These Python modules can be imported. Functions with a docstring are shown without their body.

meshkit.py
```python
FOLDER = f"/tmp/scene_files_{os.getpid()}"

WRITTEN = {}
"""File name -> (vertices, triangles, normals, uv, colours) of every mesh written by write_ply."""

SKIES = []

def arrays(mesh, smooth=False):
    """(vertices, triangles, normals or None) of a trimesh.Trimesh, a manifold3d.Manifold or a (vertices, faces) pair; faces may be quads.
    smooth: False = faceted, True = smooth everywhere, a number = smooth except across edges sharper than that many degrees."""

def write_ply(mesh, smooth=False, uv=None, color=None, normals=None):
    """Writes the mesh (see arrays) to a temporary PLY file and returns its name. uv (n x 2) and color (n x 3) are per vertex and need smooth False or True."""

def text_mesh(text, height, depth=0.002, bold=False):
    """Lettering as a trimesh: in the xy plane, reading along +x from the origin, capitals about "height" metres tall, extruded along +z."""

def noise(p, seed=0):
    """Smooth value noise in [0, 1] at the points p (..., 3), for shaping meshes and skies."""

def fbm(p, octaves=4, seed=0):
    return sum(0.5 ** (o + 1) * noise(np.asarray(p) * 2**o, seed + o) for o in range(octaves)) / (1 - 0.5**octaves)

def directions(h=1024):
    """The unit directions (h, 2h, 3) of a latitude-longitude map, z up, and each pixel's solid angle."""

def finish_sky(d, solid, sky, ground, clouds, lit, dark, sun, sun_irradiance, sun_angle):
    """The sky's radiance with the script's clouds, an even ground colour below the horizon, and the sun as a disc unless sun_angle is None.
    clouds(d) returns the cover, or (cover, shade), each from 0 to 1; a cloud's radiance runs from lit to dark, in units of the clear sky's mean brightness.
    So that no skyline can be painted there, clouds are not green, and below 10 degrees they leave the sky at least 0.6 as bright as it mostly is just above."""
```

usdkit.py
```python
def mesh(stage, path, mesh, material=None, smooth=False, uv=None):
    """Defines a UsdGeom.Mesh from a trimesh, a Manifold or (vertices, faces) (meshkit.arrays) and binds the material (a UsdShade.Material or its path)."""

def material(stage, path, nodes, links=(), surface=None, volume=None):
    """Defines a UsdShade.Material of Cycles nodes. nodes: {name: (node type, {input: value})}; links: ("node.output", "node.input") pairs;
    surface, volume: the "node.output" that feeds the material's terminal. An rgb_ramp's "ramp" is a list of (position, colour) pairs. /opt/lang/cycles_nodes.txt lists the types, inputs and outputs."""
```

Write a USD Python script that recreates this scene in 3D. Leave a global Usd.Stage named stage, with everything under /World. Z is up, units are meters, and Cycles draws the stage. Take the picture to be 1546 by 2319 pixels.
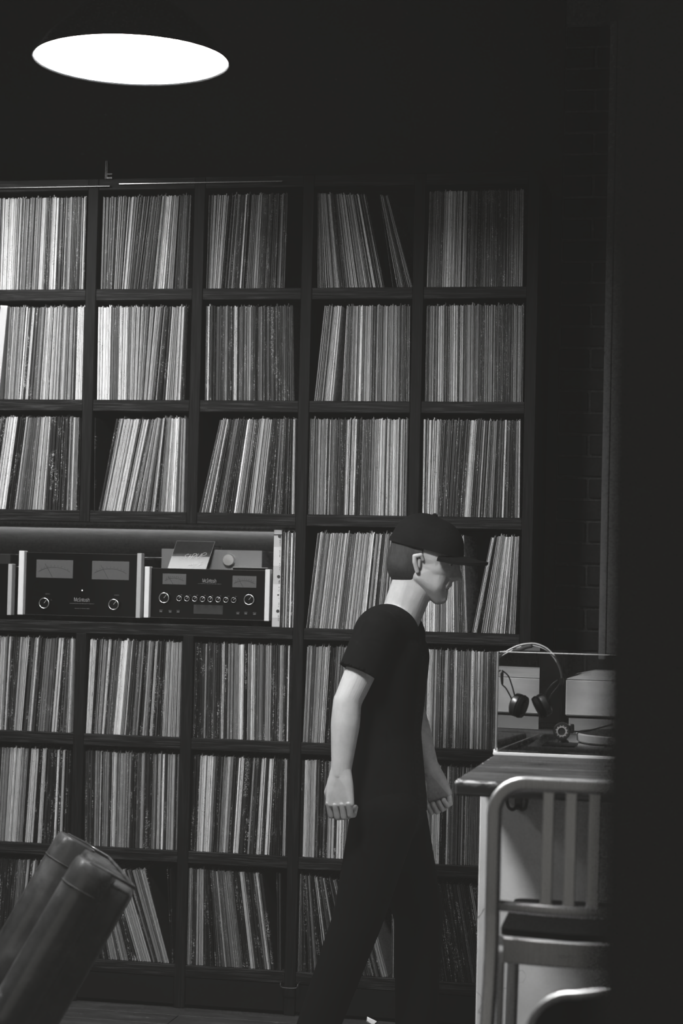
import math, random
import numpy as np, trimesh, usdkit, meshkit
import manifold3d as m3
from shapely.geometry import Polygon, Point
from pxr import Usd, UsdGeom, UsdLux, Gf, Sdf, Vt

stage = Usd.Stage.CreateInMemory()
UsdGeom.SetStageUpAxis(stage, 'Z'); UsdGeom.SetStageMetersPerUnit(stage, 1.0)
UsdGeom.Xform.Define(stage, '/World'); UsdGeom.Scope.Define(stage, '/World/Looks')
random.seed(7); rng = np.random.default_rng(7)
PI = math.pi
V = np.array

# ------------------------------------------------------------------ camera, light, exposure
FPX, CX, CY = 4500.0, 773.0, 1159.5
CAM = V([2.54066365, -6.31949249, 1.42238338])
YAW, PITCH, ROLL = -0.20229907, 0.03266854, 0.02345792
_f = V([math.sin(YAW) * math.cos(PITCH), math.cos(YAW) * math.cos(PITCH), math.sin(PITCH)])
_r0 = V([math.cos(YAW), -math.sin(YAW), 0.0]); _u0 = np.cross(_r0, _f)
RT = _r0 * math.cos(ROLL) + _u0 * math.sin(ROLL); UP = -_r0 * math.sin(ROLL) + _u0 * math.cos(ROLL); FW = _f
cam = UsdGeom.Camera.Define(stage, '/World/camera')
cam.AddTransformOp().Set(Gf.Matrix4d(*[float(v) for row in ((*RT, 0), (*UP, 0), (*(-FW), 0), (*CAM, 1)) for v in row]))
cam.CreateHorizontalApertureAttr(24.0); cam.CreateVerticalApertureAttr(36.0)
cam.CreateFocalLengthAttr(24.0 * FPX / 1546.0)
cam.CreateFStopAttr(3.2); cam.CreateFocusDistanceAttr(6.0)
cam.CreateExposureAttr(0.0)
cam.CreateClippingRangeAttr((0.05, 100.0))
dome = UsdLux.DomeLight.Define(stage, '/World/room_glow')      # the dim rest of the bar behind the camera
AMB = 0.10
dome.CreateIntensityAttr(1.0); dome.CreateColorAttr((AMB * 1.03, AMB, AMB * 0.94))
LAMP_POWER = (185.0, 90.0, 32.0)
HAZE = 0.0258
LAMPS = [((1.139, -2.00, 2.592), 0.219, 'round pendant lamp with glowing white disc hanging over the room'),
         ((0.0, -0.85, 2.84), 0.228, 'round pendant lamp before the leftmost shelf column, out of frame'),
         ((-0.25, -2.55, 2.55), 0.219, 'dimmed round pendant lamp at the left front of the room, out of frame')]


def at(px, py, Y):
    """The point at depth Y seen at a given place of the photograph."""
    d = FW + RT * (px - CX) / FPX - UP * (py - CY) / FPX
    return CAM + d * ((Y - CAM[1]) / d[1])


def xon(px, z, Y):
    """x of the point at height z and depth Y in the photograph's column px."""
    k = (px - CX) / FPX
    a, b = Y - CAM[1], z - CAM[2]
    return CAM[0] + (RT[1] * a + RT[2] * b - k * (FW[1] * a + FW[2] * b)) / (k * FW[0] - RT[0])


def project(P):
    d = np.atleast_2d(P) - CAM; z = d @ FW
    return np.stack([CX + FPX * (d @ RT) / z, CY - FPX * (d @ UP) / z], -1)


# ------------------------------------------------------------------ naming helpers
used = {}
def numbered(parent, name):
    k = used.get((parent, name), 0); used[(parent, name)] = k + 1
    return f'{parent}/{name}' + (f'_{k:03d}' if k else '')

def tag(p, label=None, cat=None, group=None, kind=None):
    p = p.GetPrim() if hasattr(p, 'GetPrim') else p
    for k, v in (('label', label), ('category', cat), ('group', group), ('kind', kind)):
        if v: p.SetCustomDataByKey(k, v)
    return p

def thing(name, label, cat, loc=(0, 0, 0), rotz=0.0, group=None, kind=None):
    x = UsdGeom.Xform.Define(stage, numbered('/World', name))
    x.AddTranslateOp().Set(Gf.Vec3d(*map(float, loc)))
    if rotz: x.AddRotateZOp().Set(math.degrees(rotz))
    return tag(x, label, cat, group, kind)

def obj(name, mesh, mat, parent=None, smooth=False, label=None, kind=None):
    base = '/World' if parent is None else str(parent.GetPath())
    if isinstance(mesh, list): mesh = trimesh.util.concatenate(mesh)
    m = usdkit.mesh(stage, numbered(base, name), mesh, M[mat], smooth=smooth)
    return tag(m, label, None, None, kind)

def copy_thing(src, loc, label, rotz=0.0, group=None):
    name = src.GetName()
    was = src.GetCustomData()
    x = UsdGeom.Xform.Define(stage, numbered('/World', name))
    x.GetPrim().GetReferences().AddInternalReference(src.GetPath())
    x.ClearXformOpOrder()
    x.AddTranslateOp(opSuffix='place').Set(Gf.Vec3d(*map(float, loc)))
    if rotz: x.AddRotateZOp(opSuffix='place').Set(math.degrees(rotz))
    x.GetPrim().SetInstanceable(True)
    return tag(x, label, was['category'], group)

# ------------------------------------------------------------------ shape helpers
def tm(man):
    if isinstance(man, trimesh.Trimesh): return man
    q = man.to_mesh(); return trimesh.Trimesh(q.vert_properties[:, :3], q.tri_verts, process=False)

def hull(pts):
    return tm(m3.Manifold.hull_points(np.asarray(pts, float)))

def box(lo, hi, c=0.002):
    """A box with chamfered edges."""
    lo, hi = V(lo, float), V(hi, float)
    c = min(c, 0.45 * float((hi - lo).min()))
    if c <= 0: return trimesh.creation.box(bounds=[lo, hi])
    pts = []
    for s in np.ndindex(2, 2, 2):
        p = np.where(V(s) == 0, lo, hi); inn = np.where(V(s) == 0, 1.0, -1.0)
        for k in range(3):
            q = p.copy()
            for j in range(3):
                if j != k: q[j] += inn[j] * c
            pts.append(q)
    return hull(pts)

def move(m, v): m = m.copy(); m.apply_translation(v); return m
def rotate(m, ang, axis, point=(0, 0, 0)):
    m = m.copy(); m.apply_transform(trimesh.transformations.rotation_matrix(ang, axis, point)); return m

def frame(m, o, ex, ey, ez):
    """Place a mesh made in local axes at o with axes ex, ey, ez."""
    T = np.eye(4); T[:3, 0], T[:3, 1], T[:3, 2], T[:3, 3] = ex, ey, ez, o
    m = m.copy(); m.apply_transform(T)
    if np.linalg.det(T[:3, :3]) < 0: m.invert()
    return m

def lathe(profile, n=32, loc=(0, 0, 0), axis='z'):
    m = trimesh.creation.revolve(np.asarray(profile, float), sections=n)
    if axis == 'y': m = rotate(m, PI / 2, [1, 0, 0])       # local +z -> -y (towards the camera)
    if axis == 'x': m = rotate(m, PI / 2, [0, 1, 0])
    return move(m, loc)

def catmull(P, n=8, closed=False):
    P = np.asarray(P, float); out = []
    N = len(P)
    for i in range(N if closed else N - 1):
        g = (lambda j: P[j % N]) if closed else (lambda j: P[min(max(j, 0), N - 1)])
        a, b, c, d = g(i - 1), g(i), g(i + 1), g(i + 2)
        for t in np.arange(n) / n:
            out.append(0.5 * (2 * b + (c - a) * t + (2 * a - 5 * b + 4 * c - d) * t * t + (3 * b - a - 3 * c + d) * t ** 3))
    if not closed: out.append(P[-1])
    return V(out)

def tube(path, r, sides=8):
    p = np.asarray(path, float); n = len(p)
    t = np.gradient(p, axis=0); t /= np.linalg.norm(t, axis=1, keepdims=True)
    a = np.cross(t[0], [0, 0, 1.0]) if abs(t[0][2]) < 0.9 else np.cross(t[0], [1.0, 0, 0])
    R = np.broadcast_to(np.asarray(r, float), (n,)); rings = []
    for i in range(n):
        a = a - t[i] * (a @ t[i]); a /= np.linalg.norm(a); b = np.cross(t[i], a)
        w = np.arange(sides) * 2 * PI / sides
        rings.append(p[i] + R[i] * (np.cos(w)[:, None] * a + np.sin(w)[:, None] * b))
    return skin_rings(rings)

def skin_rings(rings):
    rings = V(rings); n, s = rings.shape[:2]; v = rings.reshape(-1, 3); f = []
    for i in range(n - 1):
        for j in range(s):
            a, b, c, d = i * s + j, i * s + (j + 1) % s, (i + 1) * s + (j + 1) % s, (i + 1) * s + j
            f += [[a, b, c], [a, c, d]]
    v = np.vstack([v, rings[0].mean(0), rings[-1].mean(0)]); A, B = len(v) - 2, len(v) - 1
    for j in range(s):
        f.append([A, (j + 1) % s, j]); f.append([B, (n - 1) * s + j, (n - 1) * s + (j + 1) % s])
    m = trimesh.Trimesh(v, f, process=False)
    if m.volume < 0: m.invert()
    return m

def rrect(w, d, r, n=4):
    """A rounded rectangle outline, (k, 2)."""
    out = []
    for cx, cy, a0 in ((w / 2 - r, d / 2 - r, 0), (-w / 2 + r, d / 2 - r, PI / 2), (-w / 2 + r, -d / 2 + r, PI), (w / 2 - r, -d / 2 + r, 1.5 * PI)):
        for k in range(n + 1):
            a = a0 + k / n * PI / 2; out.append((cx + r * math.cos(a), cy + r * math.sin(a)))
    return V(out)

def sweep(path, prof, side):
    """A profile (in-plane, along side) swept along a path lying roughly across the direction side."""
    p = np.asarray(path, float); t = np.gradient(p, axis=0); t /= np.linalg.norm(t, axis=1, keepdims=True)
    side = V(side, float); rings = []
    for i in range(len(p)):
        n = np.cross(side, t[i]); n /= np.linalg.norm(n); s = np.cross(t[i], n)
        rings.append(p[i] + prof[:, :1] * n + prof[:, 1:] * s)
    return skin_rings(rings)

def blob(bones, refine=0.02, smooth=8, cut=None):
    """Union of the hulls of sphere pairs, refined and smoothed: bodies and clothes."""
    parts = []
    for b in bones:
        sp = [m3.Manifold.sphere(r, 40).translate(tuple(map(float, c))) for c, r in b]
        parts.append(m3.Manifold.batch_hull(sp) if len(sp) > 1 else sp[0])
    m = m3.Manifold.batch_boolean(parts, m3.OpType.Add).refine_to_length(refine)
    t = tm(m); t = trimesh.Trimesh(t.vertices, t.faces, process=True)
    if smooth:
        v0 = np.array(t.vertices)
        trimesh.smoothing.filter_taubin(t, lamb=0.5, nu=0.53, iterations=smooth)
        d = np.array(t.vertices) - v0; far = np.linalg.norm(d, axis=1) > 0.014     # a sliver can run away: keep it where it was
        d[far | ~np.isfinite(d).all(1)] = 0; t.vertices = v0 + d
    if cut:
        m = m3.Manifold(m3.Mesh(np.asarray(t.vertices, np.float32), np.asarray(t.faces, np.uint32)))
        for n, o in cut: q = float(np.linalg.norm(n)); m = m.trim_by_plane(tuple(float(k) / q for k in n), float(o) / q)
        t = tm(m)
    return t

def text(s, h, o, ex, ez, depth=0.0006, bold=False, center=True, shear=0.0, wide=1.0):
    """Lettering lying on a surface: reads along ex, up along ez."""
    m = meshkit.text_mesh(s, h, depth, bold); m.apply_scale([wide, 1, 1])
    b = m.bounds
    if center: m.apply_translation([-(b[0][0] + b[1][0]) / 2, -h / 2, 0])
    if shear:
        v = m.vertices.copy(); v[:, 0] += shear * v[:, 1]; m.vertices = v
    ex, ez = V(ex, float), V(ez, float)
    return frame(m, o, ex, ez, np.cross(ex, ez))

# ------------------------------------------------------------------ materials
_kd = FW + RT * (1222 - CX) / FPX - UP * (1731 - CY) / FPX
KNOT = tuple(float(v) for v in CAM + _kd * ((0.965 - CAM[2]) / _kd[2]))   # a knot in the worktop
M = {}
L = '/World/Looks/'
def plain(name, g, rough=0.6, metal=0.0, spec=0.5, **kw):
    g = (g, g, g) if np.ndim(g) == 0 else g
    M[name] = usdkit.material(stage, L + name, {'p': ('principled_bsdf', dict(base_color=g, roughness=rough, metallic=metal, specular_ior_level=spec, **kw))}, surface='p.BSDF')

def noisy(name, stops, scale, rough=0.6, metal=0.0, spec=0.5, detail=5.0, bump=0.0, dist=0.002, distortion=0.0, extra=None, rough_var=None):
    """Grey noise along stretched object axes through a ramp, with a little relief."""
    nodes = {'g': ('geometry', {}), 'mp': ('mapping', dict(scale=scale)), 'n': ('noise_texture', dict(scale=1.0, detail=detail, roughness=0.6, distortion=distortion)),
             'r': ('rgb_ramp', {'ramp': [(a, (c, c, c)) for a, c in stops]}), 'p': ('principled_bsdf', dict(roughness=rough, metallic=metal, specular_ior_level=spec))}
    links = [('g.position', 'mp.vector'), ('mp.vector', 'n.vector'), ('n.fac', 'r.fac')]
    col = 'r.color'
    if extra:                                   # a second, sparse layer of marks
        st, sc, tint, det = extra
        nodes.update({'m2': ('mapping', dict(scale=sc)), 'n2': ('noise_texture', dict(scale=1.0, detail=det, roughness=0.65)),
                      'r2': ('rgb_ramp', {'ramp': [(a, (c, c, c)) for a, c in st]}), 'x': ('mix_color', dict(b=(tint,) * 3))})
        links += [('g.position', 'm2.vector'), ('m2.vector', 'n2.vector'), ('n2.fac', 'r2.fac'), ('r2.color', 'x.fac'), (col, 'x.a')]
        col = 'x.result'
    links.append((col, 'p.base_color'))
    if bump:
        nodes['b'] = ('bump', dict(strength=bump, distance=dist)); links += [('n.fac', 'b.height'), ('b.normal', 'p.normal')]
    if rough_var:
        nodes['rv'] = ('map_range', dict(from_min=0.3, from_max=0.7, to_min=rough_var[0], to_max=rough_var[1], clamp=True)); links += [('n.fac', 'rv.value'), ('rv.result', 'p.roughness')]
    M[name] = usdkit.material(stage, L + name, nodes, links, surface='p.BSDF')

noisy('shelf_wood', [(0.36, 0.001), (0.5, 0.0045), (0.64, 0.027)], (7, 60, 190), rough=0.6, spec=0.12, detail=6, bump=0.5, dist=0.001, distortion=0.6)
noisy('shelf_wood_upright', [(0.3, 0.001), (0.5, 0.004), (0.7, 0.012)], (190, 60, 7), rough=0.6, spec=0.1, detail=6, bump=0.4, dist=0.001, distortion=0.5)
noisy('shelf_back', [(0.35, 0.012), (0.65, 0.02)], (20, 20, 20), rough=0.7)
noisy('bay_back', [(0.3, 0.012), (0.7, 0.034)], (14, 60, 160), rough=0.6, detail=6)
noisy('wall_paint', [(0.3, 0.010), (0.7, 0.018)], (3, 3, 3), rough=0.8)
noisy('ceiling_paint', [(0.3, 0.008), (0.7, 0.012)], (3, 3, 3), rough=0.9)
noisy('brick', [(0.3, 0.005), (0.7, 0.013)], (40, 40, 40), rough=0.85, bump=0.6, dist=0.003)
noisy('mortar', [(0.3, 0.05), (0.7, 0.09)], (60, 60, 60), rough=0.9)
noisy('floor_boards', [(0.3, 0.006), (0.55, 0.018), (0.75, 0.045)], (6, 22, 10), rough=0.6, detail=8, bump=0.4, dist=0.003,
      extra=([(0.66, 0), (0.72, 1)], (18, 70, 20), 0.2, 4.0))
M['desk_wood'] = usdkit.material(stage, L + 'desk_wood', {
    'g': ('geometry', {}), 'm1': ('mapping', dict(scale=(3.2, 62, 62))), 'n1': ('noise_texture', dict(scale=1.0, detail=8.0, roughness=0.68, distortion=0.7)),
    'r1': ('rgb_ramp', {'ramp': [(0.36, (0.010,) * 3), (0.5, (0.045,) * 3), (0.64, (0.115,) * 3)]}),
    'm2': ('mapping', dict(scale=(7, 190, 190))), 'n2': ('noise_texture', dict(scale=1.0, detail=3.0)), 'k2': ('map_range', dict(from_min=0.67, from_max=0.70, to_min=0.0, to_max=0.8, clamp=True)),
    's': ('separate_xyz', {}), 'ey': ('map_range', dict(from_min=-1.778, from_max=-1.801, to_min=0.0, to_max=0.42, clamp=True)), 'ex': ('map_range', dict(from_min=1.918, from_max=1.893, to_min=0.0, to_max=0.40, clamp=True)),
    'ez': ('map_range', dict(from_min=0.950, from_max=0.962, to_min=0.0, to_max=1.0, clamp=True)), 'mx': ('math', dict(math_type='maximum')),
    'm3': ('mapping', dict(scale=(26, 26, 60))), 'n3': ('noise_texture', dict(scale=1.0, detail=4.0)), 'ad': ('math', dict(math_type='add')), 'k3': ('map_range', dict(from_min=0.90, from_max=0.95, to_min=0.0, to_max=1.0, clamp=True)), 'k4': ('math', dict(math_type='multiply')),
    'kd': ('vector_math', dict(math_type='subtract', vector2=KNOT)), 'ks': ('mapping', dict(scale=(34, 50, 0))), 'kw': ('vector_math', dict(math_type='length')), 'kk': ('map_range', dict(from_min=0.35, from_max=1.0, to_min=0.9, to_max=0.0, clamp=True)),
    'x0': ('mix_color', dict(b=(0.008,) * 3)), 'x1': ('mix_color', dict(b=(0.34,) * 3)), 'x2': ('mix_color', dict(b=(0.5,) * 3)), 'b': ('bump', dict(strength=0.3, distance=0.001)), 'p': ('principled_bsdf', dict(roughness=0.5, specular_ior_level=0.08))},
    [('g.position', 'm1.vector'), ('m1.vector', 'n1.vector'), ('n1.fac', 'r1.fac'), ('g.position', 'm2.vector'), ('m2.vector', 'n2.vector'), ('n2.fac', 'k2.value'),
     ('g.position', 's.vector'), ('s.y', 'ey.value'), ('s.x', 'ex.value'), ('s.z', 'ez.value'), ('ey.result', 'mx.value1'), ('ex.result', 'mx.value2'), ('g.position', 'm3.vector'), ('m3.vector', 'n3.vector'),
     ('mx.value', 'ad.value1'), ('n3.fac', 'ad.value2'), ('ad.value', 'k3.value'), ('k3.result', 'k4.value1'), ('ez.result', 'k4.value2'),
     ('g.position', 'kd.vector1'), ('kd.vector', 'ks.vector'), ('ks.vector', 'kw.vector1'), ('kw.value', 'kk.value'),
     ('kk.result', 'x0.fac'), ('r1.color', 'x0.a'), ('k2.result', 'x1.fac'), ('x0.result', 'x1.a'), ('k4.value', 'x2.fac'), ('x1.result', 'x2.a'), ('x2.result', 'p.base_color'), ('n1.fac', 'b.height'), ('b.normal', 'p.normal')], surface='p.BSDF')
noisy('desk_edge', [(0.25, 0.04), (0.5, 0.08), (0.75, 0.14)], (6, 60, 80), rough=0.5, detail=7, bump=0.4, dist=0.001,
      extra=([(0.66, 0), (0.70, 1)], (14, 60, 110), 0.7, 3.0))
noisy('worn_edge', [(0.3, 0.45), (0.7, 0.8)], (30, 60, 60), rough=0.5)
noisy('paper_white', [(0.3, 0.5), (0.7, 0.7)], (60, 60, 60), rough=0.8)
noisy('crate_paint', [(0.3, 0.36), (0.7, 0.5)], (8, 8, 14), rough=0.6)
noisy('casing_paint', [(0.3, 0.17), (0.7, 0.22)], (8, 8, 14), rough=0.7, spec=0.1)
noisy('aluminium', [(0.3, 0.5), (0.7, 0.66)], (260, 260, 12), rough=0.42, metal=1.0, bump=0.15, dist=0.0006, rough_var=(0.36, 0.5))
noisy('leather', [(0.3, 0.014), (0.55, 0.034), (0.75, 0.10)], (9, 9, 9), rough=0.3, detail=8, bump=0.35, dist=0.003, rough_var=(0.2, 0.38), spec=0.8)
noisy('dark_leather', [(0.3, 0.0012), (0.7, 0.003)], (60, 60, 60), rough=0.6, spec=0.04, bump=0.2, dist=0.002)
noisy('skin', [(0.3, 0.33), (0.7, 0.40)], (30, 30, 30), rough=0.5)
noisy('black_cotton', [(0.3, 0.002), (0.7, 0.005)], (90, 90, 90), rough=0.9, spec=0.06, bump=0.2, dist=0.002)
noisy('dark_denim', [(0.3, 0.0015), (0.7, 0.004)], (120, 120, 120), rough=0.9, spec=0.05)
noisy('cap_cloth', [(0.3, 0.003), (0.7, 0.007)], (150, 150, 150), rough=0.9, spec=0.08)
noisy('hair', [(0.3, 0.010), (0.7, 0.03)], (200, 60, 60), rough=0.6)
plain('black_gloss', 0.002, 0.08, spec=0.2); plain('black_matte', 0.008, 0.6); plain('black_metal', 0.012, 0.35)
plain('plinth_paint', 0.003, 0.8, spec=0.1); plain('black_post_paint', 0.003, 0.9, spec=0.1); plain('black_post', 0.11, 0.9, spec=0.1)
plain('silver', 0.75, 0.32, metal=1.0); plain('silver_paint', 0.62, 0.35); plain('grey_case', 0.22, 0.4); plain('grey_handle', 0.35, 0.35)
plain('chrome', 0.9, 0.28, metal=1.0); plain('steel_dark', 0.2, 0.3, metal=1.0)
plain('print_grey', 0.32, 0.6); plain('print_dim', 0.08, 0.6); plain('print_mid', 0.2, 0.6); plain('print_black', 0.012, 0.6); plain('print_white', 0.75, 0.6)
plain('sleeve_grey', 0.30, 0.5); plain('sleeve_black', 0.012, 0.4); plain('box_set', 0.42, 0.5); plain('box_set_light', 0.56, 0.5)
plain('rubber', 0.015, 0.7); plain('sneaker', 0.012, 0.7); plain('sole', 0.05, 0.7)
plain('sock', 0.35, 0.8); plain('eye_white', 0.5, 0.3); plain('eye_dark', 0.01, 0.2); plain('lip', 0.25, 0.5)
plain('strip_metal', 0.4, 0.3, metal=1.0); plain('strip_dull', 0.05, 0.3, metal=1.0)
plain('bay_lining', 0.3, 0.7); plain('lamp_shade', 0.006, 0.5); plain('platter_side', 0.3, 0.4)
for _k, _p in enumerate(LAMP_POWER):
    M[f'lamp_glow_{_k}'] = usdkit.material(stage, L + f'lamp_glow_{_k}', {'e': ('emission', dict(color=(1, 1, 1), strength=_p))}, surface='e.emission')
M['led_glow'] = usdkit.material(stage, L + 'led_glow', {'e': ('emission', dict(color=(1, 1, 1), strength=26.0))}, surface='e.emission')
M['pilot_glow'] = usdkit.material(stage, L + 'pilot_glow', {'e': ('emission', dict(color=(1, 1, 1), strength=3.0))}, surface='e.emission')
M['meter_glow'] = usdkit.material(stage, L + 'meter_glow', {
    'p': ('principled_bsdf', dict(base_color=(0.05, 0.05, 0.05), roughness=0.4, emission_color=(1, 1, 1), emission_strength=0.028))}, surface='p.BSDF')
M['display_glow'] = usdkit.material(stage, L + 'display_glow', {
    'p': ('principled_bsdf', dict(base_color=(0.02, 0.02, 0.02), roughness=0.4, emission_color=(1, 1, 1), emission_strength=0.002))}, surface='p.BSDF')
M['glass'] = usdkit.material(stage, L + 'glass', {
    't': ('transparent_bsdf', dict(color=(0.97, 0.97, 0.97))), 'g': ('glossy_bsdf', dict(color=(0.95, 0.95, 0.95), roughness=0.02)), 'f': ('fresnel', dict(IOR=1.5)), 'm': ('mix_closure', {})},
    [('f.fac', 'm.fac'), ('t.BSDF', 'm.closure1'), ('g.BSDF', 'm.closure2')], surface='m.closure')
M['clear_acrylic'] = usdkit.material(stage, L + 'clear_acrylic', {
    't': ('transparent_bsdf', dict(color=(0.97, 0.97, 0.97))), 'g': ('glossy_bsdf', dict(color=(0.9, 0.9, 0.9), roughness=0.02)), 'f': ('fresnel', dict(IOR=1.2)), 'm': ('mix_closure', {})},
    [('f.fac', 'm.fac'), ('t.BSDF', 'm.closure1'), ('g.BSDF', 'm.closure2')], surface='m.closure')
M['acrylic_edge'] = usdkit.material(stage, L + 'acrylic_edge', {'p': ('principled_bsdf', dict(base_color=(0.7, 0.7, 0.7), roughness=0.25))}, surface='p.BSDF')
# cracked pale paint of the desk front
M['cracked_paint'] = usdkit.material(stage, L + 'cracked_paint', {
    'g': ('geometry', {}), 'n': ('noise_texture', dict(scale=9.0, detail=6.0)), 'r': ('rgb_ramp', {'ramp': [(0.3, (0.62,) * 3), (0.7, (0.76,) * 3)]}),
    'wn': ('noise_texture', dict(scale=7.0, detail=4.0)), 'wa': ('vector_math', dict(math_type='multiply_add', vector2=(0.22, 0.22, 0.22))),
    'v': ('voronoi_texture', dict(feature='distance_to_edge', scale=4.2)), 'c': ('map_range', dict(from_min=0.0, from_max=0.008, to_min=0.8, to_max=0.0, clamp=True)),
    'mk': ('noise_texture', dict(scale=3.0, detail=1.0)), 'mr': ('map_range', dict(from_min=0.5, from_max=0.6, to_min=0.0, to_max=1.0, clamp=True)), 'mm': ('math', dict(math_type='multiply')),
    'x': ('mix_color', dict(b=(0.06, 0.06, 0.06))), 'p': ('principled_bsdf', dict(roughness=0.6))},
    [('g.position', 'n.vector'), ('n.fac', 'r.fac'), ('g.position', 'wn.vector'), ('wn.color', 'wa.vector1'), ('g.position', 'wa.vector3'), ('wa.vector', 'v.vector'), ('v.distance', 'c.value'),
     ('g.position', 'mk.vector'), ('mk.fac', 'mr.value'), ('c.result', 'mm.value1'), ('mr.result', 'mm.value2'), ('mm.value', 'x.fac'), ('r.color', 'x.a'), ('x.result', 'p.base_color')], surface='p.BSDF')
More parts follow.
